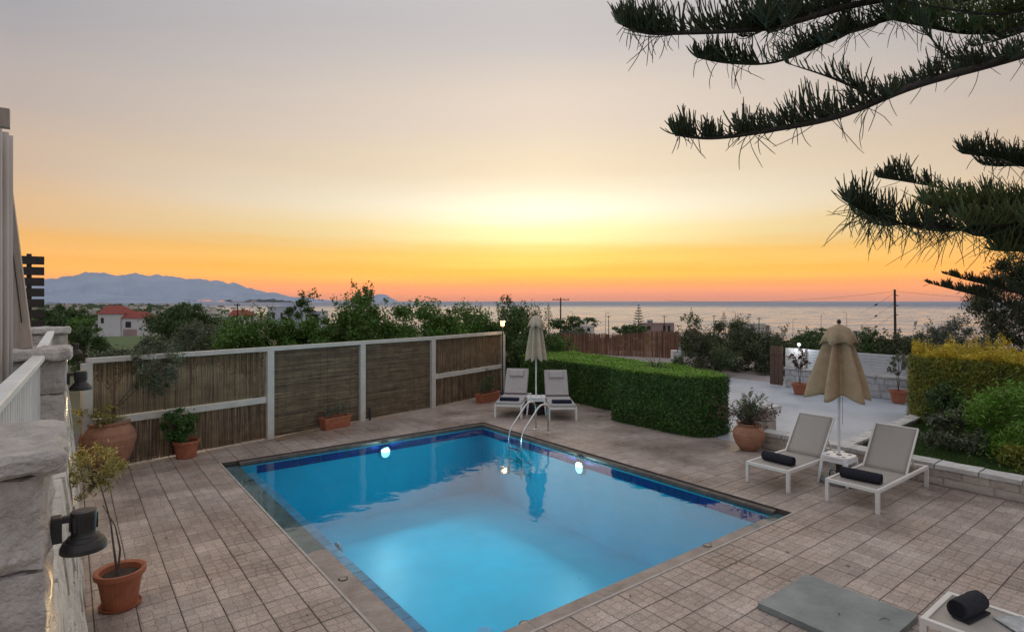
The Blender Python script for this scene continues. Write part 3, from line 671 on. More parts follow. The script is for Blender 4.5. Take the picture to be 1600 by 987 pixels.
# wall lamps
def wall_lamp(y, z, s, label, power, xw):
    t = thing('wall_lamp', label, 'lamp', (xw, y, z), group='black downlights on the balcony wall')
    mb = MB(); mb.box(-.02, .012, -.035*s, .035*s, -.03*s, .09*s, .004); mb.build('back_plate', 'black_metal', t)
    mb = MB(); mb.box(.010, .085*s, -.016*s, .016*s, .055*s, .085*s, .004); mb.build('arm', 'black_metal', t)
    c = (.10*s, 0, 0)
    mb = MB(); mb.lathe([(.030*s, .10*s), (.052*s, .098*s), (.054*s, .085*s), (.050*s, .0), (.052*s, -.012*s), (.060*s, -.022*s), (.066*s, -.024*s), (.074*s, -.040*s), (.082*s, -.043*s), (.092*s, -.062*s), (.096*s, -.072*s), (.096*s, -.092*s), (.088*s, -.094*s), (.080*s, -.085*s)][::-1], 28, c)
    mb.build('housing', 'black_metal', t, smooth=False)
    mb = MB(); mb.lathe([(.07*s, -.0945*s), (.07*s, -.0955*s)][::-1], 20, c); mb.build('lens', 'lamp_warm', t)
    mb = MB()
    for q in range(8):
        a = q * math.pi / 4; mb.box(c[0]+.052*s*math.cos(a)-.004, c[0]+.052*s*math.cos(a)+.004, .052*s*math.sin(a)-.004, .052*s*math.sin(a)+.004, .005*s, .08*s)
    mb.build('cooling_fin', 'black_metal', t)
    ld = bpy.data.lights.new('downlight', 'SPOT'); ld.energy = power; ld.color = (1.0, .72, .38); ld.spot_size = R(150); ld.spot_blend = .8; ld.shadow_soft_size = .05
    lo = bpy.data.objects.new('downlight', ld); COL.objects.link(lo); lo.location = (xw + c[0], y, z - .12*s)
wall_lamp(2.60, 2.17, .74, 'large black downlight on the nearest stone pillar', 5, -.03)
wall_lamp(7.40, 2.18, 1.0, 'black downlight on the middle stone pillar', 22, 0.0)
wall_lamp(12.95, 2.14, 1.0, 'small glowing downlight on the farthest stone pillar', 45, 0.0)

# ================================================================== reed fence
FH = 2.0
fe = thing('reed_fence', 'white framed garden fence filled with brown reed panels behind the pool', 'fence', (0, 0, 0))
nn = len(FENCE)
for i, p in enumerate(FENCE):
    w = .075; d = (FENCE[min(i+1, nn-1)] - FENCE[max(i-1, 0)]).normalized(); a = math.atan2(d.y, d.x)
    mb = MB(); mb.box(-w, w, -.07, .07, 0.0, FH-.09, .005); o = mb.build('post', 'fence_paint', fe, loc=(p.x, p.y, 0)); o.rotation_euler = (0, 0, a)
for i in range(nn-1):
    a, b = FENCE[i], FENCE[i+1]; mb = MB(); mb.beam(a + Vector((0,0,FH-.045)), b + Vector((0,0,FH-.045)), .13, .085); mb.build('top_rail', 'fence_paint', fe)
    d = (b - a); L = d.length; ang = math.atan2(d.y, d.x); off = 0.085; Lp = L - 2*off
    nrm = Vector((math.sin(ang), -math.cos(ang), 0))
    if i in (0, 3):
        mb = MB(); mb.box(off, L-off, -.045, .045, .80, .92, .004); o = mb.build('middle_rail', 'fence_paint', fe, loc=(a.x, a.y, 0)); o.rotation_euler = (0, 0, ang)
    mb = MB()
    if i in (0, 3):       # upright reeds, bound with thin wires
        for (z0, z1, yo) in ((.935, FH-.10, .0), (.02, .79, .0), (.02, .79, .018)):
            x = off
            while x < L-off:
                r_ = random.uniform(.0032, .0062); tl = random.uniform(-.012, .012); yj = random.uniform(-.012, .012)
                mb.tube([(x, yo+yj, z0 + random.uniform(-.0, .02)), (x + tl, yo-yj, z1 - random.uniform(0, .015))], r_, 4, cap=False); x += r_*1.75 + abs(random.gauss(0, .0016))
            for zz in np.arange(z0+.12, z1, .22): mb.tube([(off, -.014, zz), (L-off, -.014, zz)], .0025, 3, cap=False)
        rn = 'reed'
    else:                 # reeds laid across, gaps between them
        for lay in (0.0, .018):
          z = .03
          while z < FH-.10:
              r_ = random.uniform(.004, .0075); x = off - random.uniform(0, .3)
              while x < L-off:
                  xe = min(L-off, x + random.uniform(.5, 1.4)); x2 = max(x, off)
                  if xe > x2 + .02: mb.tube([(x2, lay + random.uniform(-.007,.007), z + random.uniform(-.006, .006)), (xe, lay + random.uniform(-.007,.007), z + random.uniform(-.006, .006))], r_, 4, cap=False)
                  x = xe + random.uniform(0, .02)
              z += r_*1.35 + abs(random.gauss(0, .0014))
        for xx in np.arange(off+.1, L-off, .21): mb.tube([(xx, -.012, .03), (xx + random.uniform(-.02,.02), -.012, FH-.10)], .0025, 3, cap=False)
        rn = 'reed_grey'
    o = mb.build('reed_panel', rn, fe, loc=(a.x, a.y, 0)); o.rotation_euler = (0, 0, ang); tag(o, kind='stuff')
# lamp post at the fence's far end
lp = thing('lamp_post', 'slim black lamp post with glowing lantern at the far fence end', 'lamp', (11.05, 14.85, 0))
mb = MB(); mb.lathe([(.07, 0), (.07, .06), (.035, .10), (.022, .2), (.02, 2.12), (.035, 2.14), (.02, 2.18)], 12); mb.build('post', 'black_metal', lp)
la = MB(); la.lathe([(.055, 2.19), (.085, 2.36)], 6); la.build('lantern', 'lamp_warm', lp)
mb = MB(); mb.lathe([(.10, 2.362), (.05, 2.42), (.012, 2.47), (.012, 2.50)], 6); mb.build('lantern_cap', 'black_metal', lp)
ld = bpy.data.lights.new('lantern_light', 'POINT'); ld.energy = 10; ld.color = (1, .66, .3); ld.shadow_soft_size = .09
lo = bpy.data.objects.new('lantern_light', ld); COL.objects.link(lo); lo.location = (11.05, 14.74, 2.30)
mb = MB(); mb.lathe([(.03, 0), (.03, .30), (.02, .31)], 10); o = mb.build('short_pipe', 'black_metal', loc=P(578, 656, 0) + Vector((0, 0, 0))); tag(o, 'short black pipe standing at the foot of the fence', 'pipe')
for q, (x0, y0, x1, y1, lab) in enumerate(((418, 688, 505, 668, 'longest thin cane lying on tiles along the fence'), (432, 688, 498, 674, 'thin cane lying closest to the pool beside the planter box'), (440, 682, 500, 669, 'thin cane lying closest to the fence by the planter box'))):
    a = P(x0, y0, .02); b = P(x1, y1, .05); mb = MB(); mb.tube([a, (a+b)/2 + Vector((0,0,.01)), b], .011, 6); tag(mb.build('garden_cane', 'reed'), lab, 'cane', 'canes lying by the fence')

# ================================================================== loungers, towels, parasols, tables
def make_lounger(name, label, loc, rz, cushion=False):
    """long axis along local +x, foot end at x = 0, head at x = 2"""
    t = thing(name, label, 'sun lounger', loc, rz, 'sun loungers round the pool'); w = .34; h = .34; s = .045
    for y in (-w, w):
        mb = MB(); mb.box(0, 2.0, y-s/2, y+s/2, h-.05, h, .004); mb.build('side_rail', 'alu', t)
        for x in (0.0, 1.95):
            mb = MB(); mb.box(x, x+s+.005, y-s/2-.002, y+s/2+.002, 0, h-.051, .0); mb.build('leg', 'alu', t)
    for x in (0.0, 1.955):
        mb = MB(); mb.box(x, x+s, -w+s/2+.001, w-s/2-.001, h-.05, h-.002, .004); mb.build('cross_bar', 'alu', t)
    hx = 1.22; an = R(52 if not cushion else 56); bl = .80
    mb = MB(); NU = 10
    for i in range(NU+1):
        x = .05 + (hx-.05)*i/NU
        for j in range(7):
            v = -1 + 2*j/6; mb.v.append((x, v*(w-s/2-.002), h - .012 - .014*(1-v*v)*math.sin(math.pi*i/NU)))
    for i in range(NU):
        for j in range(6): mb.f.append((i*7+j, (i+1)*7+j, (i+1)*7+j+1, i*7+j+1))
    o = mb.build('seat_sling', 'sling', t, smooth=True); o.modifiers.new('thickness', 'SOLIDIFY').thickness = .006
    br = bpy.data.objects.new('backrest', None)
    mb = MB(); bw = w - s/2 - .012; ca, sa = math.cos(an), math.sin(an)
    for i in range(NU+1):
        q = bl*i/NU
        for j in range(7):
            v = -1 + 2*j/6; sag = .012*(1-v*v)*math.sin(math.pi*i/NU); mb.v.append((hx + q*ca + sag*sa, v*(bw-.012), h-.012 + q*sa - sag*ca))
    for i in range(NU):
        for j in range(6): mb.f.append((i*7+j, (i+1)*7+j, (i+1)*7+j+1, i*7+j+1))
    br = mb.build('backrest', 'sling', t, smooth=True); br.modifiers.new('thickness', 'SOLIDIFY').thickness = .006
    for y in (-bw, bw):
        mb = MB(); mb.beam((hx-.01, y, h-.015), (hx + bl*ca, y, h-.015 + bl*sa), .022, .026, up=(0,1,0)); mb.build('backrest_bar', 'alu', br)
    mb = MB(); mb.beam((hx + bl*ca, -bw, h-.015 + bl*sa), (hx + bl*ca, bw, h-.015 + bl*sa), .026, .022); mb.build('backrest_bar', 'alu', br)
    for y in (-.22, .22):
        mb = MB(); mb.beam((hx + .5*ca+.01, y, h + .5*sa-.03), (hx+.62, y, h-.04), .018, .018); mb.build('prop', 'alu', br)
    if cushion:
        mb = MB(); mb.box(.01, hx-.005, -.335, .335, h+.004, h+.075, .018); mb.build('seat_cushion', 'cushion', t)
        th = .07; mb = MB()
        def bp_(q, y, k): return (hx + q*ca - k*sa, y, h+.01 + q*sa + k*ca)
        q0, q1, y0, y1, e = .07, .86, -.32, .32, .018
        mb.add([bp_(q0,y0,0.01),bp_(q1,y0,0.01),bp_(q1,y1,0.01),bp_(q0,y1,0.01),bp_(q0+e,y0+e,th),bp_(q1-e,y0+e,th),bp_(q1-e,y1-e,th),bp_(q0+e,y1-e,th)], [(3,2,1,0),(4,5,6,7),(0,1,5,4),(1,2,6,5),(2,3,7,6),(3,0,4,7)])
        bc = mb.build('back_cushion', 'cushion', t)
        mb = MB(); q0, q1, y0, y1 = .56, .80, -.20, .20
        mb.add([bp_(q0,y0,th),bp_(q1,y0,th),bp_(q1,y1,th),bp_(q0,y1,th),bp_(q0+.03,y0+.02,th+.055),bp_(q1-.05,y0+.02,th+.055),bp_(q1-.05,y1-.02,th+.055),bp_(q0+.03,y1-.02,th+.055)], [(3,2,1,0),(4,5,6,7),(0,1,5,4),(1,2,6,5),(2,3,7,6),(3,0,4,7)])
        mb.build('head_pillow', 'cushion', bc)
    return t
fwd = math.pi/2 - YAW
make_lounger('sun_lounger', 'empty backed sun lounger nearest the clay amphora, left of the tan parasol', (8.93, 4.86, 0), 0.0)
make_lounger('sun_lounger', 'sun lounger on the right of the tan parasol beside the low wall', (9.02, 3.63, 0), 0.0)
make_lounger('sun_lounger', 'sun lounger cut off by the bottom right corner with a magazine', (6.045, 1.75, 0), -math.pi/2)
fa = W(-.10, 14.76); make_lounger('sun_lounger', 'cushioned sun lounger left of the far parasol nearest the fence', fa, fwd - R(9), True)
fb = W(1.27, 14.40); make_lounger('sun_lounger', 'cushioned sun lounger right of the far parasol against the hedge', fb, fwd + R(2), True)
def towel_roll(loc, rz, L, r_, label, m='towel'):
    mb = MB(); N = 26; M = 11
    for i in range(M):
        x = -L/2 + L*i/(M-1)
        for k in range(N):
            a = 2*math.pi*k/N; rr = r_*(1 + .05*fbm((x*6 + rz, math.cos(a)*1.3, math.sin(a)*1.3), 1.6) - (.06 if i in (0, M-1) else 0))
            mb.v.append((x, rr*math.cos(a), max(-r_*.93, rr*math.sin(a)) + r_*.93))
    for i in range(M-1):
        for k in range(N): mb.f.append((i*N+k, i*N+(k+1)%N, (i+1)*N+(k+1)%N, (i+1)*N+k)[::-1])
    # coiled ends
    for sx, base in ((-1, 0), (1, (M-1)*N)):
        pr = [base+k for k in range(N)]
        for q, (f_, dx_) in enumerate(((.82, .0), (.74, -.012), (.56, .004), (.48, -.010), (.28, .003), (.20, -.012), (0.04, -.008))):
            ring = []
            for k in range(N):
                v = mb.v[base+k]; mb.v.append((v[0] + sx*dx_, v[1]*f_, (v[2]-r_*.93)*f_ + r_*.93)); ring.append(len(mb.v)-1)
            for k in range(N):
                q4 = (pr[k], pr[(k+1)%N], ring[(k+1)%N], ring[k]); mb.f.append(q4 if sx > 0 else q4[::-1])
            pr = ring
        mb.f.append(tuple(pr) if sx > 0 else tuple(pr[::-1]))
    t = thing('rolled_towel', label, 'towel', loc, rz, 'dark towels on the loungers')
    mb.build('roll', m, t, smooth=True)
    fl = MB(); fl.beam((-L/2+.006, -r_*.3, r_*.06), (L/2-.006, -r_*.3, r_*.06), .12*r_/.075, .014); fl.build('loose_flap', m, t)
    return t
towel_roll((9.30, 4.86, .334), R(90-3), .52, .076, 'rolled charcoal towel on the lounger nearest the clay amphora')
towel_roll((9.36, 3.63, .334), R(90+4), .54, .078, 'rolled charcoal towel on the lounger beside the low wall')
towel_roll((6.08, 1.52, .334), R(-10), .36, .082, 'thick rolled charcoal towel on the lounger in the bottom right corner')
def towel_folded(loc, rz, label):
    t = thing('folded_towel', label, 'towel', loc, rz, 'dark towels on the loungers')
    for k in range(2):
        mb = rough_block(-.11, .11, -.25, .25, .002 + k*.034, .034 + k*.034, .006, 4, 8, 1, k*9.0); mb.build('fold', 'towel_navy', t, smooth=True)
for (f_, lab, a) in ((fa, 'folded navy towel on the lounger nearest the fence', -9), (fb, 'folded navy towel on the lounger against the hedge', 2)):
    d = Vector((math.cos(fwd + R(a)), math.sin(fwd + R(a)), 0)); p = f_ + d*.22; towel_folded((p.x, p.y, .34+.078), fwd + R(a), lab)
mg = MB(); mg.add([(-.15,-.11,0),(.15,-.11,0),(.15,.11,0),(-.15,.11,0),(-.15,-.11,.008),(0,-.11,.014),(.15,-.11,.008),(.15,.11,.008),(0,.11,.014),(-.15,.11,.008)], [(3,2,1,0),(4,5,8,9),(5,6,7,8),(0,1,6,5,4),(2,3,9,8,7),(1,2,7,6),(3,0,4,9)])
mt = thing('magazine', 'glossy magazine lying on the lounger in the bottom right corner', 'magazine', (6.24, 1.20, .330), R(-35)); mg.build('pages', 'paper', mt)

def parasol(loc, label, m, rtop, rhem, hem, twist, lobes, base):
    t = thing('parasol', label, 'parasol', loc, 0, 'closed parasols')
    mb = MB(); mb.lathe([(.021, .05), (.021, 2.62)], 12); mb.build('pole', 'white_paint', t)
    N = 96; M = 26; mb = MB(); ztop = 2.50
    for i in range(M):
        s_ = i/(M-1)
        for k in range(N):
            a = 2*math.pi*k/N + twist; c = math.cos(lobes*a + .6*math.sin(a)*s_)
            R0 = rtop + (rhem - rtop)*s_
            fold = (.5 + .5*c)**1.4; rr = R0*(.40 + .60*fold + .05*math.sin(3*a+2)) if s_ > .02 else rtop*.6
            rr = rr * (1 - (1-min(1, s_*5))*.3)
            zb = hem - (.10*fold if s_ > .5 else 0)*max(0, (s_-.5)*2)**3
            z = ztop + (zb - ztop)*s_
            mb.v.append((rr*math.cos(a), rr*math.sin(a), z))
    for i in range(M-1):
        for k in range(N): mb.f.append((i*N+k, (i+1)*N+k, (i+1)*N+(k+1)%N, i*N+(k+1)%N))
    o = mb.build('canopy', m, t, smooth=True); o.modifiers.new('thickness', 'SOLIDIFY').thickness = .004
    mb = MB()
    for i, (r_, z) in enumerate(((.015, 2.615), (.06, 2.60), (rtop*.95, 2.55), (rtop*1.35, 2.44), (rtop*1.62, 2.33))):
        for k in range(N):
            a = 2*math.pi*k/N + twist; c = math.cos(lobes*a); f_ = i/4
            mb.v.append((r_*(1 + .13*c*f_)*math.cos(a), r_*(1+.13*c*f_)*math.sin(a), z - .05*max(0, c)*f_*f_ + .012*math.sin(5*a)*f_))
    for i in range(4):
        for k in range(N): mb.f.append((i*N+k, (i+1)*N+k, (i+1)*N+(k+1)%N, i*N+(k+1)%N))
    o2 = mb.build('vent_cap', m, t, smooth=True); o2.modifiers.new('thickness', 'SOLIDIFY').thickness = .004
    mb = MB(); mb.lathe([(.012, 2.62), (.03, 2.635), (.035, 2.66), (.02, 2.69), (.004, 2.70)], 12); mb.build('finial', 'black_metal', t)
    if base == 'round':
        mb = MB(); mb.lathe([(.29, .005), (.30, .05), (.24, .10), (.06, .125), (.04, .13)], 28); bo = mb.build('base', 'concrete_slab', t, smooth=False)
        mb = MB(); mb.lathe([(.045, .13), (.045, .46), (.03, .47)], 14); mb.build('sleeve', 'black_metal', bo)
        mb = MB(); mb.tube([(-.17, -.06, .11), (-.18, -.05, .20), (-.14, .02, .235), (-.12, .09, .20), (-.11, .1, .11)], .008, 6); mb.build('handle', 'black_metal', bo)
    else:
        mb = MB(); mb.box(-.23, .23, -.23, .23, .004, .30, .02); bo = mb.build('base', 'black_metal', t)
        mb = MB(); mb.lathe([(.035, .30), (.035, .40)], 12); mb.build('sleeve', 'black_metal', bo)
    mb = MB(); mb.tube([(.05, -.03, 1.45), (.06, -.035, 1.15), (.055, -.03, .95)], .003, 5); mb.build('cord', 'wire', t)
    return t
parasol((10.10, 4.25, 0), 'large tan closed parasol between the two loungers by the low wall', 'canvas', .16, .50, 1.47, .3, 6, 'round')
pf = W(.64, 15.35); parasol((pf.x, pf.y, 0), 'slim beige closed parasol between the two far cushioned loungers', 'canvas_pale', .135, .31, 1.50, .9, 7, 'box')
def side_table(loc, rz, label, s):
    t = thing('side_table', label, 'table', loc, rz, 'white plastic side tables')
    h = .46; w = s/2; mb = MB(); N = 20                      # top with rounded corners and a hole for the pole
    ring = []
    for k in range(N):
        a = 2*math.pi*(k+.5)/N; c, q = math.cos(a), math.sin(a); e = (abs(c)**5 + abs(q)**5)**(-1/5); ring.append((w*e*c, w*e*q))
    for z in (h-.03, h): mb.v.extend([(x, y, z) for x, y in ring])
    for z in (h-.03, h): mb.v.extend([(.03*math.cos(2*math.pi*(k+.5)/N), .03*math.sin(2*math.pi*(k+.5)/N), z) for k in range(N)])
    for k in range(N):
        k2 = (k+1) % N; mb.f += [(k, k2, N+k2, N+k), (N+k, N+k2, 3*N+k2, 3*N+k), (2*N+k, 2*N+k2, k2, k), (3*N+k, 3*N+k2, 2*N+k2, 2*N+k)]
    tp = mb.build('table_top', 'plastic_white', t)
    for (sx, sy) in ((1,1),(1,-1),(-1,1),(-1,-1)):
        q = MB(); q.lathe([(.03, .0005), (.03, .004)], 12, (sx*w*.55, sy*w*.55, h)); q.build('cup_recess', 'concrete_slab', tp)
        q = MB(); q.add([((w-.015)*sx, (w-.07)*sy, h-.031), ((w-.015)*sx, (w-.015)*sy, h-.031), ((w-.07)*sx, (w-.015)*sy, h-.031), ((w-.05)*sx, (w-.05)*sy, h-.031),
                        ((w+.02)*sx, (w-.015)*sy, 0), ((w+.02)*sx, (w+.02)*sy, 0), ((w-.015)*sx, (w+.02)*sy, 0), ((w-.005)*sx, (w-.005)*sy, 0)],
                       [(0,1,5,4),(1,2,6,5),(2,3,7,6),(3,0,4,7),(4,5,6,7),(3,2,1,0)]); q.build('leg', 'plastic_white', t)
    for ax in (0, 1):
        for sg in (1, -1):
            q = MB(); q.box(-(w-.055), w-.055, -.006, .006, h-.10, h-.031); o = q.build('apron', 'plastic_white', t, loc=((0, sg*(w-.02), 0) if ax == 0 else (sg*(w-.02), 0, 0))); o.rotation_euler = (0, 0, 0 if ax == 0 else math.pi/2)
side_table((10.10, 4.25, 0), 0, 'white plastic table round the pole of the tan parasol', .44)
side_table((pf.x, pf.y, 0), fwd, 'white plastic table round the pole of the far beige parasol', .50)
mb = rough_block(5.32, 6.31, 1.95, 2.99, .004, .062, .006, 8, 8, 1, 5.0)
tag(mb.build('stone_slab', 'concrete_slab'), 'grey green concrete slab lying flat on the tiles', 'slab')
for q, (px, py, a, l_, lab) in enumerate(((1312, 960, 20, .035, 'small dark leaf near the middle of the concrete slab'), (1382, 968, -35, .11, 'thin curled twig on the concrete slab towards the lounger'))):
    p = P(px, py, .072); t = Vector((math.cos(R(a)), math.sin(R(a)), 0)); mb = MB(); mb.tube([p - t*l_/2, p + Vector((0,0,.006)) + t.orthogonal()*.01, p + t*l_/2], [.002, .005, .002], 5); tag(mb.build('twig' if q else 'fallen_leaf', 'bark'), lab, 'twig' if q else 'leaf')
g = random.Random(77); lf = MB(); lf.add([(-.022,0,0),(0,-.009,.006),(.024,0,.002),(0,.009,.007)], [(0,1,2),(0,2,3)])
lfm = bpy.data.meshes.new('fallen_leaf'); lfm.from_pydata(lf.v, [], lf.f); lfm.materials.append(MATS['bark'])
for (px, py) in ((1325, 884), (1350, 889), (1090, 905), (985, 930), (905, 903), (1230, 862), (480, 960), (330, 905), (260, 840), (398, 700), (700, 650), (1460, 905), (1150, 880)):
    p = P(px, py, .003); o = link('fallen_leaf', lfm, None, loc=(p.x, p.y, .003)); s = g.uniform(.7, 1.5); o.scale = (s, s, s); o.rotation_euler = (0, 0, g.uniform(0, 6))
    tag(o, 'tiny dry leaf lying on the deck tiles', 'leaf', 'dry leaves on the deck', 'thing')
# ================================================================== low walls, gate wall
def stone_wall(name, label, a, b, h, th, course, slen, cap, m='white_stone', capm='white_stone', loc_z=0.0, nface=1):
    """coursed wall from a to b (its front face on the right-hand side of a->b), stones and caps as pieces"""
    a = Vector(a); b = Vector(b); d = b - a; L = d.length; ang = math.atan2(d.y, d.x)
    t = thing(name, label, 'wall', (a.x, a.y, loc_z), ang); tag(t, kind='thing')
    ht = h - cap
    mb = MB(); mb.box(0.02, L-.02, .014, th-.03, -.3, ht-.01); mb.build('core', m, t)
    k = max(1, round(ht / course)); ch = ht / k
    for r_ in range(k):
        x = 0 if r_ % 2 == 0 else -slen*.5
        while x < L:
            x1 = min(L, x + slen*random.uniform(.5, 1.5))
            if L - x1 < slen*.3: x1 = L
            xs = max(0, x)
            if x1 - xs > .04:
                rough_block(xs+.005, x1-.005, random.uniform(-.008, .006), .12, r_*ch+.004, (r_+1)*ch-.004, .010, 3, 1, 2, random.random()*60).build('stone', m, t)
            x = x1
    x = 0
    while x < L:
        x1 = min(L, x + slen*random.uniform(.8, 1.5))
        if L - x1 < slen*.4: x1 = L
        rough_block(x+.003, x1-.003, -.035, th+.01, ht, h + random.uniform(-.006, .008), .010, 3, 3, 1, random.random()*60).build('cap_stone', capm, t); x = x1
    return t
mat('cap_stone', (0.60, 0.60, 0.59), 0.8, 0.15, 6, col2=(0.42, 0.41, 0.39), bump=0.6, bscale=25, objvar=0.10)
mat('wall_beige', (0.50, 0.45, 0.39), 0.85, 0.2, 5, col2=(0.36, 0.31, 0.26), bump=0.6, bscale=20, objvar=0.12)
stone_wall('low_wall', 'low beige stone wall with pale cap stones along the tiled deck', (11.24, 6.25, 0), (11.24, -3.0, 0), .34, .34, .135, .52, .075, 'wall_beige', 'cap_stone')
stone_wall('bed_wall', 'low mossy stone edging between courtyard and raised garden bed', (11.60, 4.72, 0), (15.9, 4.84, 0), .30, .22, .12, .45, .05, 'wall_beige', 'cap_stone')
lpil = thing('gate_pillar', 'short stone pillar behind the clay amphora', 'pillar', (11.80, 6.50, 0)); z = 0.0
for k, hh in enumerate((.24, .22, .24)):
    rough_block(-.2, .2, -.2, .2, z+.003, z+hh-.003, .018, 3, 3, 2, k*13.0).build('stone', 'wall_beige', lpil); z += hh
rough_block(-.27, .27, -.27, .27, z, z+.07, .012, 4, 4, 1, 70.0).build('cap', 'cap_stone', lpil)

GW = thing('gate_wall', 'pale boundary wall of stone base and horizontal slats behind the courtyard', 'wall', (19.85, 10.15, 0), -math.pi/2); tag(GW, kind='thing')
LG = 6.2
mat('gate_stone', (0.46, 0.47, 0.48), 0.85, 0.2, 6, col2=(0.32, 0.32, 0.33), bump=0.6, bscale=25, objvar=0.12)
mb = MB(); mb.box(0.02, LG, .018, .24, -.3, .63); mb.build('core', 'gate_stone', GW)
z = 0.0
for r_ in range(3):
    x = 0.0
    while x < LG:
        x1 = min(LG, x + random.uniform(.18, .5)); rough_block(x+.008, x1-.008, random.uniform(-.012, .008), .12, z+.006, z+.204, .012, 2, 1, 2, random.random()*90).build('stone', 'gate_stone', GW); x = x1
    z += .21
x = 0.0
while x < LG:
    x1 = min(LG, x + random.uniform(.5, .9)); rough_block(x+.003, x1-.003, -.03, .27, .635, .70, .008, 2, 2, 1, random.random()*90).build('cap_stone', 'cap_stone', GW); x = x1
mat('slat_paint', (0.50, 0.52, 0.55), 0.6, 0.08, 3)
for k in range(7):
    mb = MB(); mb.box(.75, LG, .10, .13, .715 + k*.092, .715 + k*.092 + .082, .004); mb.build('slat', 'slat_paint', GW)
for x in (.78, 2.6, 4.4, 6.1):
    mb = MB(); mb.box(x-.03, x+.03, .131, .18, .70, 1.35); mb.build('slat_post', 'slat_paint', GW)
rough_block(.02, .70, .0, .26, .705, 1.36, .012, 4, 2, 5, 3.0).build('pier', 'cap_stone', GW)
gp = thing('gate_leaf', 'dark brown wooden gate leaf beside the pale boundary wall', 'gate', (19.85, 10.20, 0), math.pi/2)
for k in range(3):
    mb = MB(); mb.box(.01 + k*.155, .155 + k*.155, -.02, .02, .04, 1.40, .004); mb.build('board', 'brown_wood', gp)
mb = MB(); mb.box(0, .47, -.021, -.045, .2, .28); mb.build('ledge', 'brown_wood', gp); mb = MB(); mb.box(0, .47, .021, .045, 1.1, 1.18); mb.build('ledge', 'brown_wood', gp)
fl = thing('floodlight', 'bright white floodlight on top of the boundary wall', 'lamp', (19.80, 9.62, 1.37))
mb = MB(); mb.lathe([(.05, -.008), (.05, .02), (.018, .03), (.018, .10)], 10); mb.build('stem', 'black_metal', fl)
mb = MB(); mb.lathe([(.02, .10), (.045, .115), (.05, .14), (.035, .17), (.01, .18)], 12); mb.build('globe', 'lamp_white', fl)
ld = bpy.data.lights.new('floodlight_light', 'POINT'); ld.energy = 14; ld.color = (.9, .95, 1); ld.shadow_soft_size = .09
lo = bpy.data.objects.new('floodlight_light', ld); COL.objects.link(lo); lo.location = (19.62, 9.62, 1.50)

# ================================================================== foliage builders
def clump_points(n, c, rad, nclump, spread, seed, top_bias=0.0, hollow=0.55):
    g = np.random.default_rng(seed); c = np.array(c); rad = np.array(rad)
    d = g.normal(size=(nclump, 3)); d /= np.linalg.norm(d, axis=1, keepdims=True); d[:, 2] += top_bias; d /= np.linalg.norm(d, axis=1, keepdims=True)
    rr = hollow + (1 - hollow) * g.random((nclump, 1)) ** 0.6
    cc = d * rr * (0.86 + 0.28 * g.random((nclump, 1)))
    k = g.integers(0, nclump, n); sz = spread * (0.6 + 0.8 * g.random((nclump, 1)))
    p = cc[k] + g.normal(size=(n, 3)) * sz[k] * 0.5
    return c + p * rad, cc * rad + c
def foliage(name, C, size, m, parent, aspect=.5, loc=None, droop=0.0):
    if loc is not None: C = C - np.array(loc)
    return link(name, quads_mesh(name, leaf_quads(C, size, aspect, droop=droop)), m, parent)
def tree(name, label, px, ytop, wpx, Y, ybot, n, leaf, m, cat='tree', group=None, nclump=26, spread=.30, sprigs=0, aspect=.5, zsq=1.0, trunk=.10, zbase=None, bark='bark', core=True):
    base = Q(px, 470, Y); zb = ground_z(base.x, base.y) - .1 if zbase is None else zbase
    ztop = EYE - (ytop - HOR)/FPX*Y; zbot = max(zb + .1, EYE - (ybot - HOR)/FPX*Y); rad = wpx/2/FPX*Y
    t = thing(name, label, cat, (base.x, base.y, zb), 0, group); seed = int(px*7 + ytop*13)
    cz = (ztop + zbot)/2 - zb; hz_ = (ztop - zbot)/2
    n = int(n*1.7); C, cc = clump_points(n, (0, 0, cz), (rad, rad, hz_), nclump, spread, seed, .15, .45)
    if sprigs:
        g = np.random.default_rng(seed+1); E = []
        for _ in range(sprigs):
            a = g.uniform(0, 6.28); q = g.uniform(0, .8)*rad; L = g.uniform(.15, .38)*hz_ + .2; k = int(26 + 40*L)
            s_ = g.random((k, 1)); b0 = np.array([q*math.cos(a), q*math.sin(a), cz + hz_*(.62 + .3*g.random())]); dv = np.array([g.normal(0, .25), g.normal(0, .25), 1.0])
            E.append(b0 + s_*dv*L + g.normal(size=(k, 3))*.055)
        C = np.concatenate([C] + E)
    C = C[C[:, 2] > .02]
    cr = foliage('crown', C, leaf, m, t, aspect)
    mb = MB(); g = random.Random(seed); h0 = max(.3, cz)
    top = Vector((g.uniform(-.1, .1)*rad, g.uniform(-.1, .1)*rad, h0)); mb.tube([(0,0,-.1), (g.uniform(-.05,.05)*rad, 0, h0*.5), top], [trunk, trunk*.8, trunk*.55], 8)
    for q in cc[:: max(1, len(cc)//12)]:
        q = Vector(q); st = Vector((0, 0, h0*g.uniform(.35, .9))); mid = (st + q)/2 + Vector((0, 0, -.06*rad)); mb.tube([st, mid, q], [trunk*.42, trunk*.28, trunk*.1], 5)
    mb.build('trunk', bark, t)
    return t
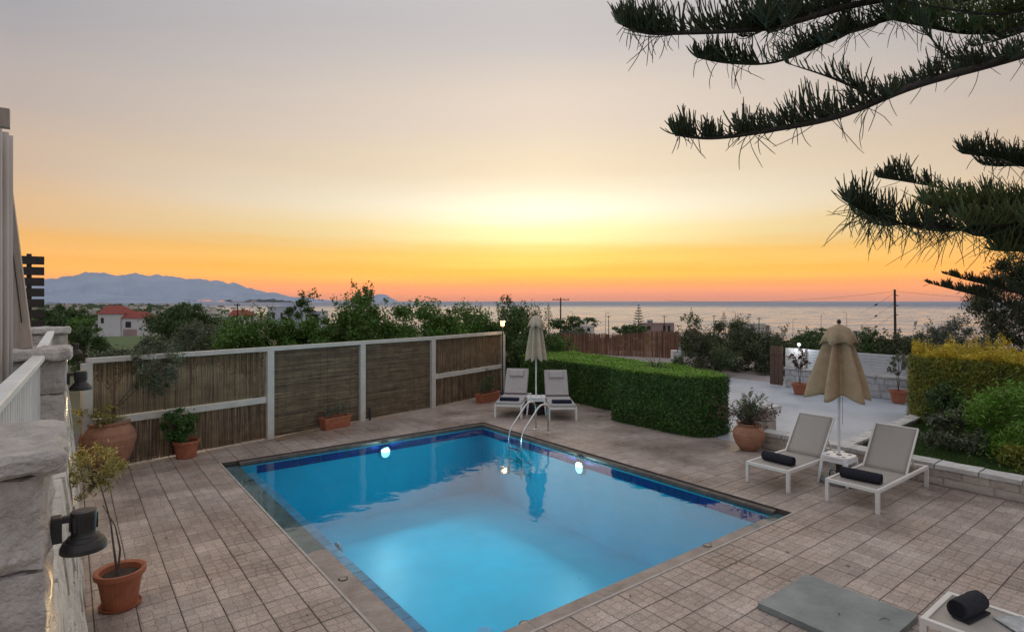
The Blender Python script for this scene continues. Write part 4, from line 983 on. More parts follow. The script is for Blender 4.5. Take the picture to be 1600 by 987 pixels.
def hedge(name, label, poly, z0, zt, n_per_m2, leaf, m, amp=.03, topm=None, topn=1.3, aspect=.6, tuft=0.0):
    """clipped hedge: an inner thicket and leaves spread over its faces and top"""
    cx = sum(p[0] for p in poly)/len(poly); cy = sum(p[1] for p in poly)/len(poly)
    t = thing(name, label, 'hedge', (cx, cy, z0)); tag(t, kind='thing')
    P2 = [Vector((p[0]-cx, p[1]-cy, 0)) for p in poly]; N = len(P2); h = zt - z0
    mb = MB(); ins = .90
    for z in (0, h-.06): mb.v.extend([(p.x - .07*p.normalized().x, p.y - .07*p.normalized().y, z) for p in P2])
    mb.f.append(tuple(range(N-1, -1, -1))); mb.f.append(tuple(range(N, 2*N)))
    for k in range(N): mb.f.append((k, (k+1) % N, N+(k+1) % N, N+k))
    mb.build('thicket', m, t)
    A = sum(P2[k].x*P2[(k+1) % N].y - P2[(k+1) % N].x*P2[k].y for k in range(N))/2
    pts = []; nor = []
    for k in range(N):
        a, b = P2[k], P2[(k+1) % N]; d = b - a; L = d.length; n_ = int(L*h*n_per_m2)
        nv = np.array([d.y, -d.x, 0.0])/L * (1 if A > 0 else -1)
        u = rng.random((n_, 1)); zz = rng.random((n_, 1))*h
        q = np.array(a) + u*np.array(d); q[:, 2:3] = zz
        q += nv * (rng.normal(size=(n_, 1))*amp - .01 - .05*np.clip((zz - h + .09)/.09, 0, 1)**2); pts.append(q); nor.append(np.repeat(nv[None], n_, 0))
    side = np.concatenate(pts); sn = np.concatenate(nor)
    bump_ = np.array([fbm((p[0]*1.0, p[1]*1.0, p[2]), 2.2, 2) for p in side[::1]])[:, None]*.05
    side = side + sn*bump_
    xs = [p.x for p in P2]; ys = [p.y for p in P2]; n_ = int(abs(A)*n_per_m2*topn)
    q = np.stack([rng.uniform(min(xs), max(xs), n_*2), rng.uniform(min(ys), max(ys), n_*2)], 1); ins_ = np.zeros(len(q), bool); j = N-1
    for i in range(N):
        c = ((P2[i].y > q[:, 1]) != (P2[j].y > q[:, 1])) & (q[:, 0] < (P2[j].x-P2[i].x)*(q[:, 1]-P2[i].y)/(P2[j].y-P2[i].y+1e-9)+P2[i].x); ins_ ^= c; j = i
    q = q[ins_][:n_]; top = np.concatenate([q, h + rng.normal(size=(len(q), 1))*amp*.8 - .015], 1)
    top[:, 2] += np.array([fbm((p[0], p[1], 5), 1.6, 3) for p in top])*.05
    if tuft:
        top[:, 2] += tuft*np.array([max(0, fbm((p[0], p[1], 2), 2.6, 3)) for p in top])*rng.random(len(top))*1.6
    # a few stray shoots stand out of the clipped faces
    for arr, nv in ((side, sn), (top, None)):
        k = rng.random(len(arr)) < .012; off = rng.uniform(.02, .09, (k.sum(), 1)); arr[k] += (nv[k] if nv is not None else np.array([[0, 0, 1.0]]))*off
    def leaves(nm, C, nv, mm):
        link(nm, quads_mesh(nm, leaf_quads(C, leaf, aspect, nv, .62)), mm, t)
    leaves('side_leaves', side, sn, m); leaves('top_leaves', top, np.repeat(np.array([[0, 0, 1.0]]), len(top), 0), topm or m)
    return t
hedge('clipped_hedge', 'rounded dark green clipped hedge block in front, nearest the pool', [(10.82,9.95),(10.84,7.95),(10.90,7.66),(11.06,7.46),(11.34,7.36),(11.75,7.32),(11.95,7.45),(12.95,9.95)], 0, 1.31, 4600, .040, 'leaf_hedge', topm='leaf_hedge_toplit')
hedge('clipped_hedge', 'long set back clipped hedge behind the far cushioned loungers', [(11.85,14.9),(11.80,12.2),(11.78,9.94),(13.2,9.94),(13.9,12.5),(14.2,14.9)], 0, 1.19, 3200, .045, 'leaf_hedge', topm='leaf_hedge_toplit')
hedge('conifer_hedge', 'yellow green clipped conifer hedge along the right edge of the courtyard', [(15.55,4.6),(15.45,3.2),(15.5,1.6),(15.6,-.6),(17.3,-.6),(17.4,3.0),(17.2,5.1),(16.6,5.25),(15.9,5.05)], .1, 1.72, 4200, .065, 'leaf_gold', amp=.05, topm='leaf_gold_toplit', topn=1.5, aspect=.32, tuft=.42)

def fluffy(name, label, cat, c, rad, z0, n, leaf, m, nclump=40, spread=.26, aspect=.35, seed=1, core=None, droop=0.0):
    t = thing(name, label, cat, (c[0], c[1], z0)); C, cc = clump_points(n, (0, 0, rad[2]*.95), rad, nclump, spread, seed, .1, .7)
    C = C[C[:, 2] > .0]; foliage('foliage', C, leaf, m, t, aspect, droop=droop)
    mb = MB(); g = random.Random(seed)
    for k in range(7):
        q = Vector(cc[k]); q.z = max(q.z, .1); mb.tube([(g.uniform(-.05,.05), g.uniform(-.05,.05), -.05), q*.5 + Vector((0,0,.05)), q*.9], [.025, .018, .006], 5)
    mb.build('stems', 'bark', t); return t
# inner darker twigs are the same leaves, seen through the gaps
fluffy('conifer_bush', 'bright green feathery conifer bush in the raised bed at the right edge', 'bush', (13.95, 2.45), (.95, .95, .66), .14, 30000, .075, 'leaf_conifer', 60, .30, .28, 5)
fluffy('golden_bush', 'low golden green bush under the feathery conifer bush', 'bush', (12.75, 2.05), (.60, .55, .26), .14, 7000, .06, 'leaf_gold', 26, .32, .3, 9)
fluffy('leafy_shrub', 'small loose leafy shrub on the lawn before the conifer bush', 'shrub', (13.25, 3.55), (.50, .48, .36), .14, 3200, .065, 'leaf_olive', 22, .28, .5, 12)
fluffy('leafy_shrub', 'dark shrub at the foot of the yellow conifer hedge corner', 'shrub', (15.1, 4.2), (.42, .42, .46), .14, 4500, .06, 'leaf_dark', 22, .3, .5, 15)

# ---- trees and bushes beyond the reed fence
GB = 'trees and bushes beyond the reed fence'
tree('citrus_tree', 'bushy bright green citrus tree left of the white framed fence middle post', 405, 490, 118, 18.5, 585, 9000, .085, 'leaf_citrus', group=GB, nclump=44, spread=.24, sprigs=9)
tree('citrus_tree', 'low dense citrus tree behind the second fence panel', 487, 506, 110, 19, 590, 8000, .085, 'leaf_citrus', group=GB, nclump=40, spread=.24, sprigs=6)
tree('sparse_tree', 'thin dark tree with two sparse leafy tops above the fence', 476, 466, 74, 22, 520, 1500, .095, 'leaf_dark', group=GB, nclump=13, spread=.17, sprigs=5, trunk=.05)
tree('citrus_tree', 'tallest dark green tree rising in the middle above the fence', 567, 470, 112, 19.5, 590, 10500, .085, 'leaf_citrus', group=GB, nclump=44, spread=.24, sprigs=14)
tree('leader_tree', 'narrow dark leader top rising above the middle tree', 567, 449, 34, 20.2, 500, 900, .09, 'leaf_dark', group=GB, nclump=12, spread=.28, sprigs=3, trunk=.04)
tree('citrus_tree', 'dark bushy tree above the third fence panel', 655, 481, 140, 20, 590, 11000, .085, 'leaf_citrus', group=GB, nclump=44, spread=.23, sprigs=13)
tree('citrus_tree', 'leafy tree left of the glowing lantern above the fence', 733, 487, 120, 21, 590, 9500, .085, 'leaf_citrus', group=GB, nclump=36, spread=.24, sprigs=11)
tree('tall_shrub', 'tall dense dark shrub between the lantern and the far beige parasol', 815, 488, 92, 20.4, 630, 15000, .070, 'leaf_dark', 'shrub', GB, nclump=60, spread=.26, sprigs=8, zbase=-.1)
tree('tall_shrub', 'spiky dark bush top behind the far parasol', 800, 470, 46, 24, 540, 2200, .085, 'leaf_dark', 'shrub', GB, nclump=18, spread=.25, sprigs=7)
tree('tall_shrub', 'rounded green shrub right of the far parasol above the hedge', 872, 520, 60, 22, 600, 6000, .065, 'leaf_citrus', 'shrub', GB, nclump=30, spread=.26, zbase=-.4)
GO = 'olive and garden trees of the middle distance'
tree('dark_tree', 'broad dark tree right of the red roofed house', 288, 474, 104, 62, 545, 9000, .22, 'leaf_dark', group=GO, nclump=60, spread=.22, trunk=.2)
tree('olive_tree', 'grey green olive tree below the broad dark tree', 300, 507, 92, 40, 575, 8500, .12, 'leaf_olive', group=GO, nclump=44, spread=.26)
tree('olive_tree', 'grey green olive tree left of the first citrus tree', 352, 500, 78, 38, 575, 6500, .12, 'leaf_olive', group=GO, nclump=36, spread=.26)
tree('olive_tree', 'small olive tree at the near edge of the meadow', 240, 532, 60, 33, 580, 5000, .11, 'leaf_olive', group=GO, nclump=30, spread=.26)
tree('olive_tree', 'low olive tree just right of the stone pillar', 176, 546, 60, 28, 590, 4000, .11, 'leaf_olive', group=GO, nclump=30, spread=.26)
tree('dark_tree', 'dark round tree right of the farthest stone pillar', 132, 515, 62, 36, 590, 6500, .11, 'leaf_dark', group=GO, nclump=36, spread=.26)
tree('dark_tree', 'dark tree left of the red roofed house', 112, 484, 58, 80, 530, 4200, .26, 'leaf_dark', group=GO, nclump=34, spread=.24)
tree('dark_tree', 'dark tree just right of the black slatted screen', 78, 478, 44, 110, 520, 3000, .34, 'leaf_dark', group=GO, nclump=26, spread=.24)
tree('green_bush', 'green bush before the small white annex of the red roofed house', 122, 497, 54, 70, 535, 3500, .22, 'leaf_citrus', 'bush', GO, nclump=26, spread=.24)
# ---- right middle distance
GR = 'shrubs along the lane'
for k, (px, yt, w, Y, n, m, lab) in enumerate((
    (1098, 520, 84, 24.0, 9000, 'leaf_shrub', 'dark flowering shrub beside the white gate post, leftmost of the lane shrubs'),
    (1150, 506, 96, 25.5, 11000, 'leaf_shrub', 'tallest dark shrub mass along the lane behind the courtyard'),
    (1203, 516, 84, 24.5, 9000, 'leaf_shrub', 'dark lane shrub beside the brown gate leaf'),
    (1268, 522, 70, 29, 4500, 'leaf_dark', 'dark bush behind the boundary wall left of the tan parasol'),
    (1352, 516, 74, 30, 4500, 'leaf_dark', 'dark bush behind the boundary wall right of the tan parasol'),
    (1402, 524, 66, 29, 4000, 'leaf_shrub', 'dull bush at the foot of the leaning utility pole'),
    (1452, 512, 72, 32, 5000, 'leaf_grey', 'grey green wispy shrub left behind the yellow conifer hedge'),
    (1510, 500, 84, 33, 6000, 'leaf_grey', 'taller grey green wispy shrub behind the yellow conifer hedge'))):
    tree('lane_shrub', lab, px, yt, w, Y, 596 if k < 3 else 572, n, .075 if k < 3 else .09, m, 'shrub', GR, nclump=44, spread=.24, sprigs=6, trunk=.05, zbase=-.5 if k < 3 else None)
tree('dark_conifer', 'large dark conifer with drooping foliage at the right edge', 1628, 400, 165, 20, 560, 26000, .11, 'leaf_pine', 'tree', None, nclump=80, spread=.22, aspect=.3, trunk=.18, sprigs=0, bark='bark_pine', zbase=-.4)
GF = 'bushes towards the shore'
for (px, yt, w, Y, yb, n, lf, m, lab) in (
    (890, 494, 58, 75, 530, 3000, .24, 'leaf_dark', 'dark bush at the foot of the T shaped utility pole'),
    (893, 517, 66, 48, 532, 1800, .14, 'leaf_grey', 'silvery low bush behind the brown bamboo screen'),
    (985, 506, 52, 150, 528, 2200, .5, 'leaf_dark', 'dark bush left of the pinkish coastal house'),
    (1078, 512, 56, 34, 556, 3200, .09, 'leaf_rust', 'dry reddish shrub right of the brown bamboo screen'),
    (1050, 517, 42, 33, 556, 2200, .09, 'leaf_shrub', 'dull thorny shrub at the end of the bamboo screen'),
    (1080, 490, 40, 60, 530, 500, .2, 'leaf_dark', 'sparse wispy tree before the sea right of the coastal house'),
    (920, 497, 36, 190, 512, 900, .5, 'leaf_dark', 'small dark bush on the shore behind the low white building'),
    (1290, 512, 60, 70, 535, 2200, .22, 'leaf_dark', 'dark bush on the slope left of the tan parasol top'),
    (1440, 524, 60, 80, 540, 1600, .24, 'leaf_shrub', 'low dull bush beside the patch of bare shore')):
    tree('shore_bush', lab, px, yt, w, Y, yb, n, lf, m, 'bush', GF, nclump=26, spread=.24, trunk=.06)
# spiky plant behind the hedge top
yu = W(3.65, 14.6); t = thing('spiky_plant', 'spiky feathery plant sticking out of the clipped hedge top', 'plant', (yu.x, yu.y, 1.18)); mb = MB(); g = random.Random(3)
for k in range(60):
    a = g.uniform(0, 6.28); L = g.uniform(.25, .55); el = g.uniform(.5, 1.3); d = Vector((math.cos(a)*math.cos(el), math.sin(a)*math.cos(el), math.sin(el))); p1 = d*L*.6; p2 = d*L + Vector((d.x*.1, d.y*.1, -.10*L)); mb.tube([(0,0,-.1), p1, p2], [.008, .006, .002], 3, cap=False)
mb.build('blades', 'leaf_lavender', t)
# brown bamboo screen along the lane, and the white gate post at its end
a = Q(868, 545, 34); b = Q(1064, 545, 30.5); d = b - a; L = math.hypot(d.x, d.y)
bs = thing('bamboo_screen', 'reddish brown bamboo screen behind the clipped hedge', 'fence', (a.x, a.y, -.6), math.atan2(d.y, d.x)); tag(bs, kind='thing')
mb = MB(); x = 0
while x < L:
    r_ = random.uniform(.012, .022); hh = 1.62 + .35*x/L + random.uniform(-.05, .06) + .05*math.sin(x*1.3); mb.tube([(x, random.uniform(-.02, .02), 0), (x + random.uniform(-.02,.02), random.uniform(-.02, .02), hh)], r_, 4, cap=False); x += r_*1.75
tag(mb.build('bamboo_cane_wall', 'reed_red', bs), kind='stuff')
mb = MB()
for zz in (.4, 1.2): mb.tube([(0, .04, zz), (L, .04, zz)], .02, 5)
mb.build('binding_rail', 'reed', bs)
gpo = Q(1055, 552, 27.5); t = thing('gate_post', 'short white gate post with grey edge behind the clipped hedge', 'post', (gpo.x, gpo.y, -.6), fwd)
mb = MB(); mb.box(-.2, .2, -.22, .16, 0, 1.25, .02); mb.build('pier', 'lime_wall', t); mb = MB(); mb.box(-.2, .2, -.34, -.225, 0, 1.62, .01); mb.build('side_post', 'concrete_slab', t)

# ================================================================== potted plants
def pot_lathe(rb, rt, h, rim, th=.018):
    return [(rb*.96, 0), (rb, .01), (rb + (rt-rb)*.55, h*.55), (rt, h-.05), (rt+rim, h-.048), (rt+rim*1.1, h), (rt+rim*.4, h+.004), (rt-th, h-.01), (rt-th-.01, h-.07)]
def potted(name, label, loc, prof, m, zsoil, rsoil, tilt=(0, 0)):
    t = thing(name, label, 'potted plant', loc); t.rotation_euler = (tilt[0], tilt[1], 0)
    mb = MB(); mb.lathe(prof, 28); mb.build('pot', m, t, smooth=False)
    mb = MB(); mb.lathe([(rsoil, zsoil-.02), (rsoil, zsoil), (rsoil*.5, zsoil+.012)], 20); mb.build('soil', 'soil', t); return t
def stems(t, base, tips, r0, m='bark'):
    mb = MB()
    for tp in tips: mb.tube([base] + [Vector(q) for q in tp], [r0*(1-.75*i/len(tp)) for i in range(len(tp)+1)], 7)
    return mb.build('trunk', m, t)
p = P(188, 945, 0); t = potted('potted_olive', 'small olive standard in a plain terracotta plastic pot nearest the camera', (p.x, p.y, 0), pot_lathe(.145, .195, .36, .025), 'terracotta', .30, .165)
mb = MB(); mb.lathe([(.17, .001), (.185, .025), (.175, .025), (.16, .012)], 24); mb.build('saucer', 'terracotta', t)
hd = Vector((-.20, .12, 1.36))
stems(t, Vector((-.02, 0, .28)), [[(-.05, .01, .55), (-.08, .02, .85), (-.14, .06, 1.12), tuple(hd)], [(.0, .03, .55), (-.04, .04, .78), (-.14, .06, 1.0)]], .012)
C, cc = clump_points(2300, tuple(hd), (.27, .27, .25), 34, .22, 21, .1, .45)
mb = MB()
for q in cc: mb.tube([hd + Vector((0,0,-.2)), Vector(q)*.6 + (hd+Vector((0,0,-.1)))*.4, Vector(q)], [.006, .004, .0015], 4)
mb.build('twigs', 'bark', t); foliage('foliage', C, .042, 'leaf_olive_pale', t, .26)
# big clay urn with an olive and a trailing reddish plant
p = P(169, 732, 0); t = potted('clay_urn', 'big round clay urn with olive tree and drooping plant by the fence', (p.x, p.y, 0), [(.22, 0), (.24, .02), (.34, .2), (.41, .42), (.43, .55), (.40, .68), (.33, .78), (.31, .80), (.335, .82), (.34, .85), (.31, .855), (.28, .83), (.27, .76)], 'clay', .78, .27)
mb = MB()
for z in (.30, .48, .63): mb.lathe([(.375 + (.04 if z > .4 else 0) - (.01 if z > .6 else 0), z), (.385 + (.042 if z > .4 else 0) - (.01 if z > .6 else 0), z+.012), (.375 + (.04 if z > .4 else 0) - (.012 if z > .6 else 0), z+.024)], 28)
mb.build('raised_ring', 'clay', t)
hd = Vector((.78, -.02, 1.72)); stems(t, Vector((.02, 0, .76)), [[(.10, 0, 1.05), (.35, .02, 1.3), tuple(hd)], [(.12, .05, 1.1), (.4, -.08, 1.5)]], .018)
C, cc = clump_points(4600, tuple(hd), (.44, .40, .42), 50, .22, 31, .1, .4); mb = MB()
for q in cc[::2]: mb.tube([hd + Vector((-.1,0,-.3)), Vector(q)*.6 + (hd+Vector((0,0,-.15)))*.4, Vector(q)], [.008, .005, .002], 4)
mb.build('twigs', 'bark', t); foliage('foliage', C, .055, 'leaf_olive', t, .28)
C, cc = clump_points(1500, (-.18, -.05, .92), (.42, .38, .22), 26, .26, 33, .1, .4); foliage('drooping_leaves', C, .06, 'leaf_olive_pale', t, .32)
p = P(291, 714, 0); t = potted('potted_shrub', 'dark green round shrub in a terracotta pot against the fence', (p.x, p.y, 0), pot_lathe(.17, .22, .33, .02), 'terracotta', .28, .19)
C, cc = clump_points(3400, (-.12, 0, .62), (.30, .28, .30), 36, .26, 41, .1, .4); foliage('foliage', C, .05, 'leaf_hedge', t, .5); stems(t, Vector((0, 0, .26)), [[(0, 0, .4), (-.08, 0, .6)], [(.03, .05, .45), (-.2, .05, .7)]], .012)
def planter_box(label, loc, rz, L, m, kind, n, seed):
    t = thing('planter_box', label, 'planter', loc, rz); w = .13; mb = MB()
    mb.add([(-L/2+.03,-w+.02,0),(L/2-.03,-w+.02,0),(L/2-.03,w-.02,0),(-L/2+.03,w-.02,0),(-L/2,-w,.25),(L/2,-w,.25),(L/2,w,.25),(-L/2,w,.25)], [(3,2,1,0),(0,1,5,4),(1,2,6,5),(2,3,7,6),(3,0,4,7)]); mb.build('box', 'terracotta', t)
    for (a, b, c, d) in ((-L/2-.012, L/2+.012, -w-.012, -w+.014), (-L/2-.012, L/2+.012, w-.014, w+.012), (-L/2-.012, -L/2+.014, -w+.015, w-.015), (L/2-.014, L/2+.012, -w+.015, w-.015)):
        mb = MB(); mb.box(a, b, c, d, .235, .275, .005); mb.build('rim', 'terracotta', t)
    mb = MB(); mb.box(-L/2+.02, L/2-.02, -w+.02, w-.02, .1, .235); mb.build('soil', 'soil', t)
    g = random.Random(seed); mb = MB(); pts = []
    for k in range(kind):
        x = g.uniform(-L*.42, L*.42); hh = g.uniform(.25, .75) if kind > 12 else g.uniform(.2, .5); tp = Vector((x + g.uniform(-.12,.12), g.uniform(-.12,.12), .24 + hh)); mb.tube([(x, 0, .23), (x + (tp.x-x)*.4, tp.y*.3, .23 + hh*.55), tp], [.007, .005, .002], 5)
        for q in range(n):
            f_ = g.uniform(.25, 1.0); pts.append((x + (tp.x-x)*f_ + g.gauss(0, .035), tp.y*f_ + g.gauss(0, .035), .24 + hh*f_ + g.gauss(0, .02)))
    mb.build('stems', 'bark', t); foliage('foliage', np.array(pts), .05, m, t, .35)
p = P(524, 668, 0); planter_box('terracotta planter box with a scraggly plant below the middle fence panels', (p.x, p.y, 0), R(14), .72, 'leaf_grey', 9, 26, 4)
p = P(762, 627, 0); planter_box('terracotta planter box with tall dark stems below the lantern', (p.x, p.y, 0), R(16), .85, 'leaf_dark', 22, 34, 6)
# clay amphora with lavender and dry flowers
p = P(1170, 702, 0); t = potted('clay_amphora', 'round clay amphora with lavender and dry red stems by the low wall', (p.x, p.y, 0), [(.15, 0), (.17, .015), (.25, .12), (.30, .25), (.31, .33), (.28, .42), (.22, .475), (.20, .49), (.225, .505), (.235, .53), (.21, .535), (.18, .51), (.17, .45)], 'clay', .48, .18)
g = random.Random(8); mb = MB(); pts = []; pts2 = []
for k in range(64):
    a = g.uniform(0, 6.28); sp = g.uniform(.05, .42); hh = g.uniform(.3, .72); red = g.random() < .38
    if red: sp = g.uniform(.4, .85); hh = g.uniform(.05, .55)
    tp = Vector((sp*math.cos(a), sp*math.sin(a), .5 + hh)); mb.tube([(.05*math.cos(a), .05*math.sin(a), .47), (tp.x*.45, tp.y*.45, .5 + hh*.6 + .05), tp], [.007, .005, .002], 5)
    for q in range(22):
        f_ = g.uniform(.3, 1.0); (pts2 if red else pts).append((tp.x*f_ + g.gauss(0, .018), tp.y*f_ + g.gauss(0, .018), .5 + hh*f_ + .04*(1-f_) + g.gauss(0, .02)))
mb.build('stems', 'bark', t); foliage('green_leaves', np.array(pts), .10, 'leaf_lavender', t, .18); tag(foliage('dry_flowers', np.array(pts2), .05, 'leaf_rust', t, .5), kind='stuff')
# two pots by the boundary wall
for (px, py, r_, hh, lab, sd_, mm) in ((1250, 615, .24, .34, 'terracotta pot with thin shrub under the floodlight', 5, 'leaf_rust'), (1404, 629, .22, .36, 'terracotta pot with small tree at the right end of the boundary wall', 6, 'leaf_olive')):
    p = P(px, py, 0); t = potted('potted_tree', lab, (p.x, p.y, 0), pot_lathe(r_*.72, r_, hh, .025), 'terracotta', hh-.05, r_*.85)
    hd = Vector((0, 0, 1.08)); stems(t, Vector((0, 0, hh-.06)), [[(.03, 0, .7), (0, .02, .95)], [(-.03, .03, .7), (-.12, 0, 1.0)]], .014)
    C, cc = clump_points(800, tuple(hd), (.30, .30, .34), 24, .2, sd_, .1, .4); foliage('foliage', C, .065, mm, t, .4)
    mb = MB()
    for q in cc[::2]: mb.tube([hd + Vector((0,0,-.3)), Vector(q)], [.007, .002], 4)
    mb.build('twigs', 'bark', t)
# ================================================================== the big araucaria whose boughs reach in from the right
tx, ty = 11.95, .50
pine = thing('araucaria_tree', 'tall dark araucaria reaching in from the upper right with rope like twigs', 'tree', (tx, ty, 0.0))
O = Vector((tx, ty, 0.0))
mb = MB(); mb.tube([(0,0,-.2), (.03,0,2), (0,.05,5), (.02,0,9), (0,0,13)], [.27, .23, .18, .12, .03], 14); mb.build('trunk', 'bark_pine', pine, smooth=True)
g = random.Random(19)
def smooth_pts(ps, k=8):
    out = []
    for i in range(len(ps)-1):
        p0, p1, p2, p3 = ps[max(i-1,0)], ps[i], ps[i+1], ps[min(i+2, len(ps)-1)]
        for s in range(k):
            t = s/k; out.append(0.5*((2*p1) + (p2-p0)*t + (2*p0-5*p1+4*p2-p3)*t*t + (3*p1-p0-3*p2+p3)*t**3))
    out.append(ps[-1]); return out
def rope(mb, p, v, bend, ln, rr):
    pts = [p]; v = v.normalized(); k = 6
    for s in range(k):
        v = (v + bend/k + Vector((g.gauss(0,.06), g.gauss(0,.06), g.gauss(0,.06)))).normalized(); pts.append(pts[-1] + v*ln/k)
    mb.tube([w_ - O for w_ in pts], [rr*.8, rr, rr*1.05, rr*1.05, rr, rr*.95, rr*.55], 4, cap=False)
def ropes(mb, curve, dens, l0, l1, up, side, fwdb, hang=0.0, r0=.0065, start=.0, seed=0.0):
    """rope-like twigs that sweep forward along the bough and bend upwards, in tufts; some hang and curl below"""
    L = sum((curve[i+1]-curve[i]).length for i in range(len(curve)-1)); n = int(L*dens*.95*(1-start))
    for q in range(n):
        f_ = start + (1-start)*(q + g.random())/n; x = f_*(len(curve)-1); i = min(int(x), len(curve)-2); p = curve[i].lerp(curve[i+1], x-i)
        tuft = mnoise.noise(Vector((f_*L*2.4, seed*3.7, 1.3)))
        if tuft < -.12 and g.random() < .75 and f_ < .93: continue
        d = (curve[i+1]-curve[i]).normalized(); sv = d.cross(Vector((0,0,1))).normalized(); uu = Vector((0,0,1))
        ln = (l0 + (l1-l0)*f_) * g.uniform(.45, 1.2) * (.85 + .7*max(-.4, tuft)) * (1 if f_ < .93 else .7)
        if g.random() < hang:
            rope(mb, p, sv*g.gauss(0, .6) + d*g.uniform(-.5, .9) - uu*g.uniform(.2, .7), d*g.uniform(-1.6, 1.2) + sv*g.uniform(-.8, .8) - uu*g.uniform(.0, 1.3), ln*g.uniform(.6, 1.6), r0*.62)
        elif f_ < .8 and g.random() < .06:
            rope(mb, p, d*1.0 + sv*g.gauss(0, .3) + uu*g.uniform(-.1, .4), uu*g.uniform(.2, 1.2) + sv*g.gauss(0, .5), ln*1.7, r0*.7)
        else:
            rope(mb, p + uu*.004, d*fwdb*g.uniform(.2, 1.5) + sv*g.gauss(0, .55*side) + uu*g.uniform(.15, .9)*up, uu*g.uniform(.5, 1.9) + d*g.uniform(-.5, .3) + sv*g.gauss(0, .35), ln, r0*g.uniform(.8, 1.15))
BOUGHS = [
 ('U', [(1872,-110,7.7),(1600,-40,7.2),(1352,4,6.8),(1245,33,6.5),(1187,46,6.3),(1064,52,6.0),(1010,52,5.9),(973,40,5.8)], .075, 150, .50, .34, 1.0, .9, .9),
 ('V', [(1872,-160,7.7),(1600,-120,7.4),(1400,-60,7.0),(1250,-25,6.7),(1120,-15,6.4),(1010,-10,6.2)], .06, 90, .45, .35, 1.0, .9, .9),
 ('M', [(1872,10,7.9),(1600,-12,7.5),(1450,15,7.1),(1352,41,6.9),(1295,64,6.8),(1212,97,6.6),(1140,99,6.5),(1088,90,6.4)], .05, 125, .42, .28, 1.0, .8, .8),
 ('L', [(1872,0,7.4),(1600,85,6.8),(1435,132,6.4),(1311,181,6.1),(1187,206,5.9),(1110,216,5.8),(1055,211,5.7)], .08, 150, .42, .24, 1.1, .8, .7),
 ('S', [(1360,148,6.25),(1300,122,6.3),(1229,99,6.4)], .028, 110, .34, .30, .3, .9, .9),
 ('N', [(1872,20,8.2),(1640,40,7.6),(1520,52,7.2),(1440,40,7.0),(1390,30,6.8)], .05, 130, .42, .30, .8, .9, .8),
 ('T', [(1560,92,6.7),(1490,92,6.7),(1455,60,6.6),(1430,20,6.6)], .03, 100, .42, .34, .3, 1.0, 1.0),
 ('W', [(1872,-50,7.2),(1660,0,6.9),(1560,22,6.7),(1470,12,6.6),(1390,-2,6.5)], .04, 140, .40, .30, .8, 1.2, .9),
 ('j', [(1872,335,7.0),(1690,350,6.6),(1610,350,6.3),(1545,352,6.2),(1505,345,6.1)], .03, 140, .36, .26, .5, 1.3, 1.0),
 ('x', [(1872,300,7.3),(1690,312,7.0),(1600,318,6.8),(1520,324,6.7),(1455,322,6.6)], .03, 140, .38, .24, .6, 1.3, 1.0),
 ('y', [(1872,430,7.0),(1700,404,6.7),(1620,394,6.5),(1555,392,6.4)], .03, 140, .40, .30, .5, 1.4, 1.0),
 ('c', [(1872,330,8.4),(1640,272,7.7),(1600,260,7.6),(1554,247,7.4),(1503,240,7.2)], .035, 120, .36, .24, .9, .8, .7),
 ('a', [(1872,390,8.4),(1600,330,7.7),(1535,309,7.4),(1484,296,7.2),(1430,286,7.1),(1371,277,7.0)], .04, 130, .36, .20, 1.2, .6, .6),
 ('b', [(1872,440,8.2),(1600,371,7.2),(1480,357,6.8),(1400,348,6.6),(1360,336,6.5),(1327,318,6.4)], .045, 150, .44, .34, .9, .9, .7),
 ('h', [(1872,400,7.9),(1640,352,7.0),(1560,338,6.9),(1490,330,6.9),(1440,318,6.9)], .035, 130, .42, .26, .8, .9, .8),
 ('i', [(1872,440,7.6),(1660,400,6.8),(1580,375,6.5),(1520,368,6.4)], .035, 130, .42, .30, .7, 1.0, .8),
 ('d', [(1872,560,8.7),(1580,477,8.1),(1535,463,8.0),(1490,452,7.9),(1450,442,7.8)], .03, 120, .22, .10, .8, .5, .8),
 ('e', [(1872,530,8.8),(1600,460,8.3),(1557,448,8.2),(1510,437,8.1),(1473,427,8.0)], .03, 110, .22, .09, .8, .5, .8)]
for (nm, pts, r_, dens, l0, l1, up, side, fb_) in BOUGHS:
    ps = smooth_pts([Q(*q) for q in pts]); n = len(ps)
    mb = MB(); mb.tube([q - O for q in ps], [r_*.72*(1 - .86*i/(n-1)) for i in range(n)], 8); bo = mb.build('bough', 'bark_pine', pine, smooth=True)
    hang = .07 if nm in 'ULbhMS' else .04
    if nm == 'b': hang = .30
    mb = MB(); ropes(mb, ps, dens, l0, l1, up, side, fb_, hang, seed=len(nm)+r_*100)
    # side branchlets carrying their own ropes
    if nm not in 'SdeTa':
        for q in range(9 if nm in 'UVLNMbhi' else 4):
            f_ = g.uniform(.12, .78); i = int(f_*(n-2)); d = (ps[i+1]-ps[i]).normalized(); sv = d.cross(Vector((0,0,1))).normalized()*g.choice((-1, 1)); L = g.uniform(.35, .8)*(1.15-f_)
            v = (sv*.8 + d*.75 + Vector((0,0,g.uniform(-.05,.18)))).normalized(); cv = smooth_pts([ps[i], ps[i]+v*L*.5 + Vector((0,0,-.02)), ps[i]+v*L], 4)
            mb.tube([w_ - O for w_ in cv], [.016*(1-.8*k/(len(cv)-1)) for k in range(len(cv))], 5)
            ropes(mb, cv, 120, l0*.75, l1*.75, up*.8, .8, .8, hang*.6)
    tag(mb.build('twigs', 'leaf_pine_lit' if nm in 'WNjhxy' else 'leaf_pine', bo), kind='stuff')

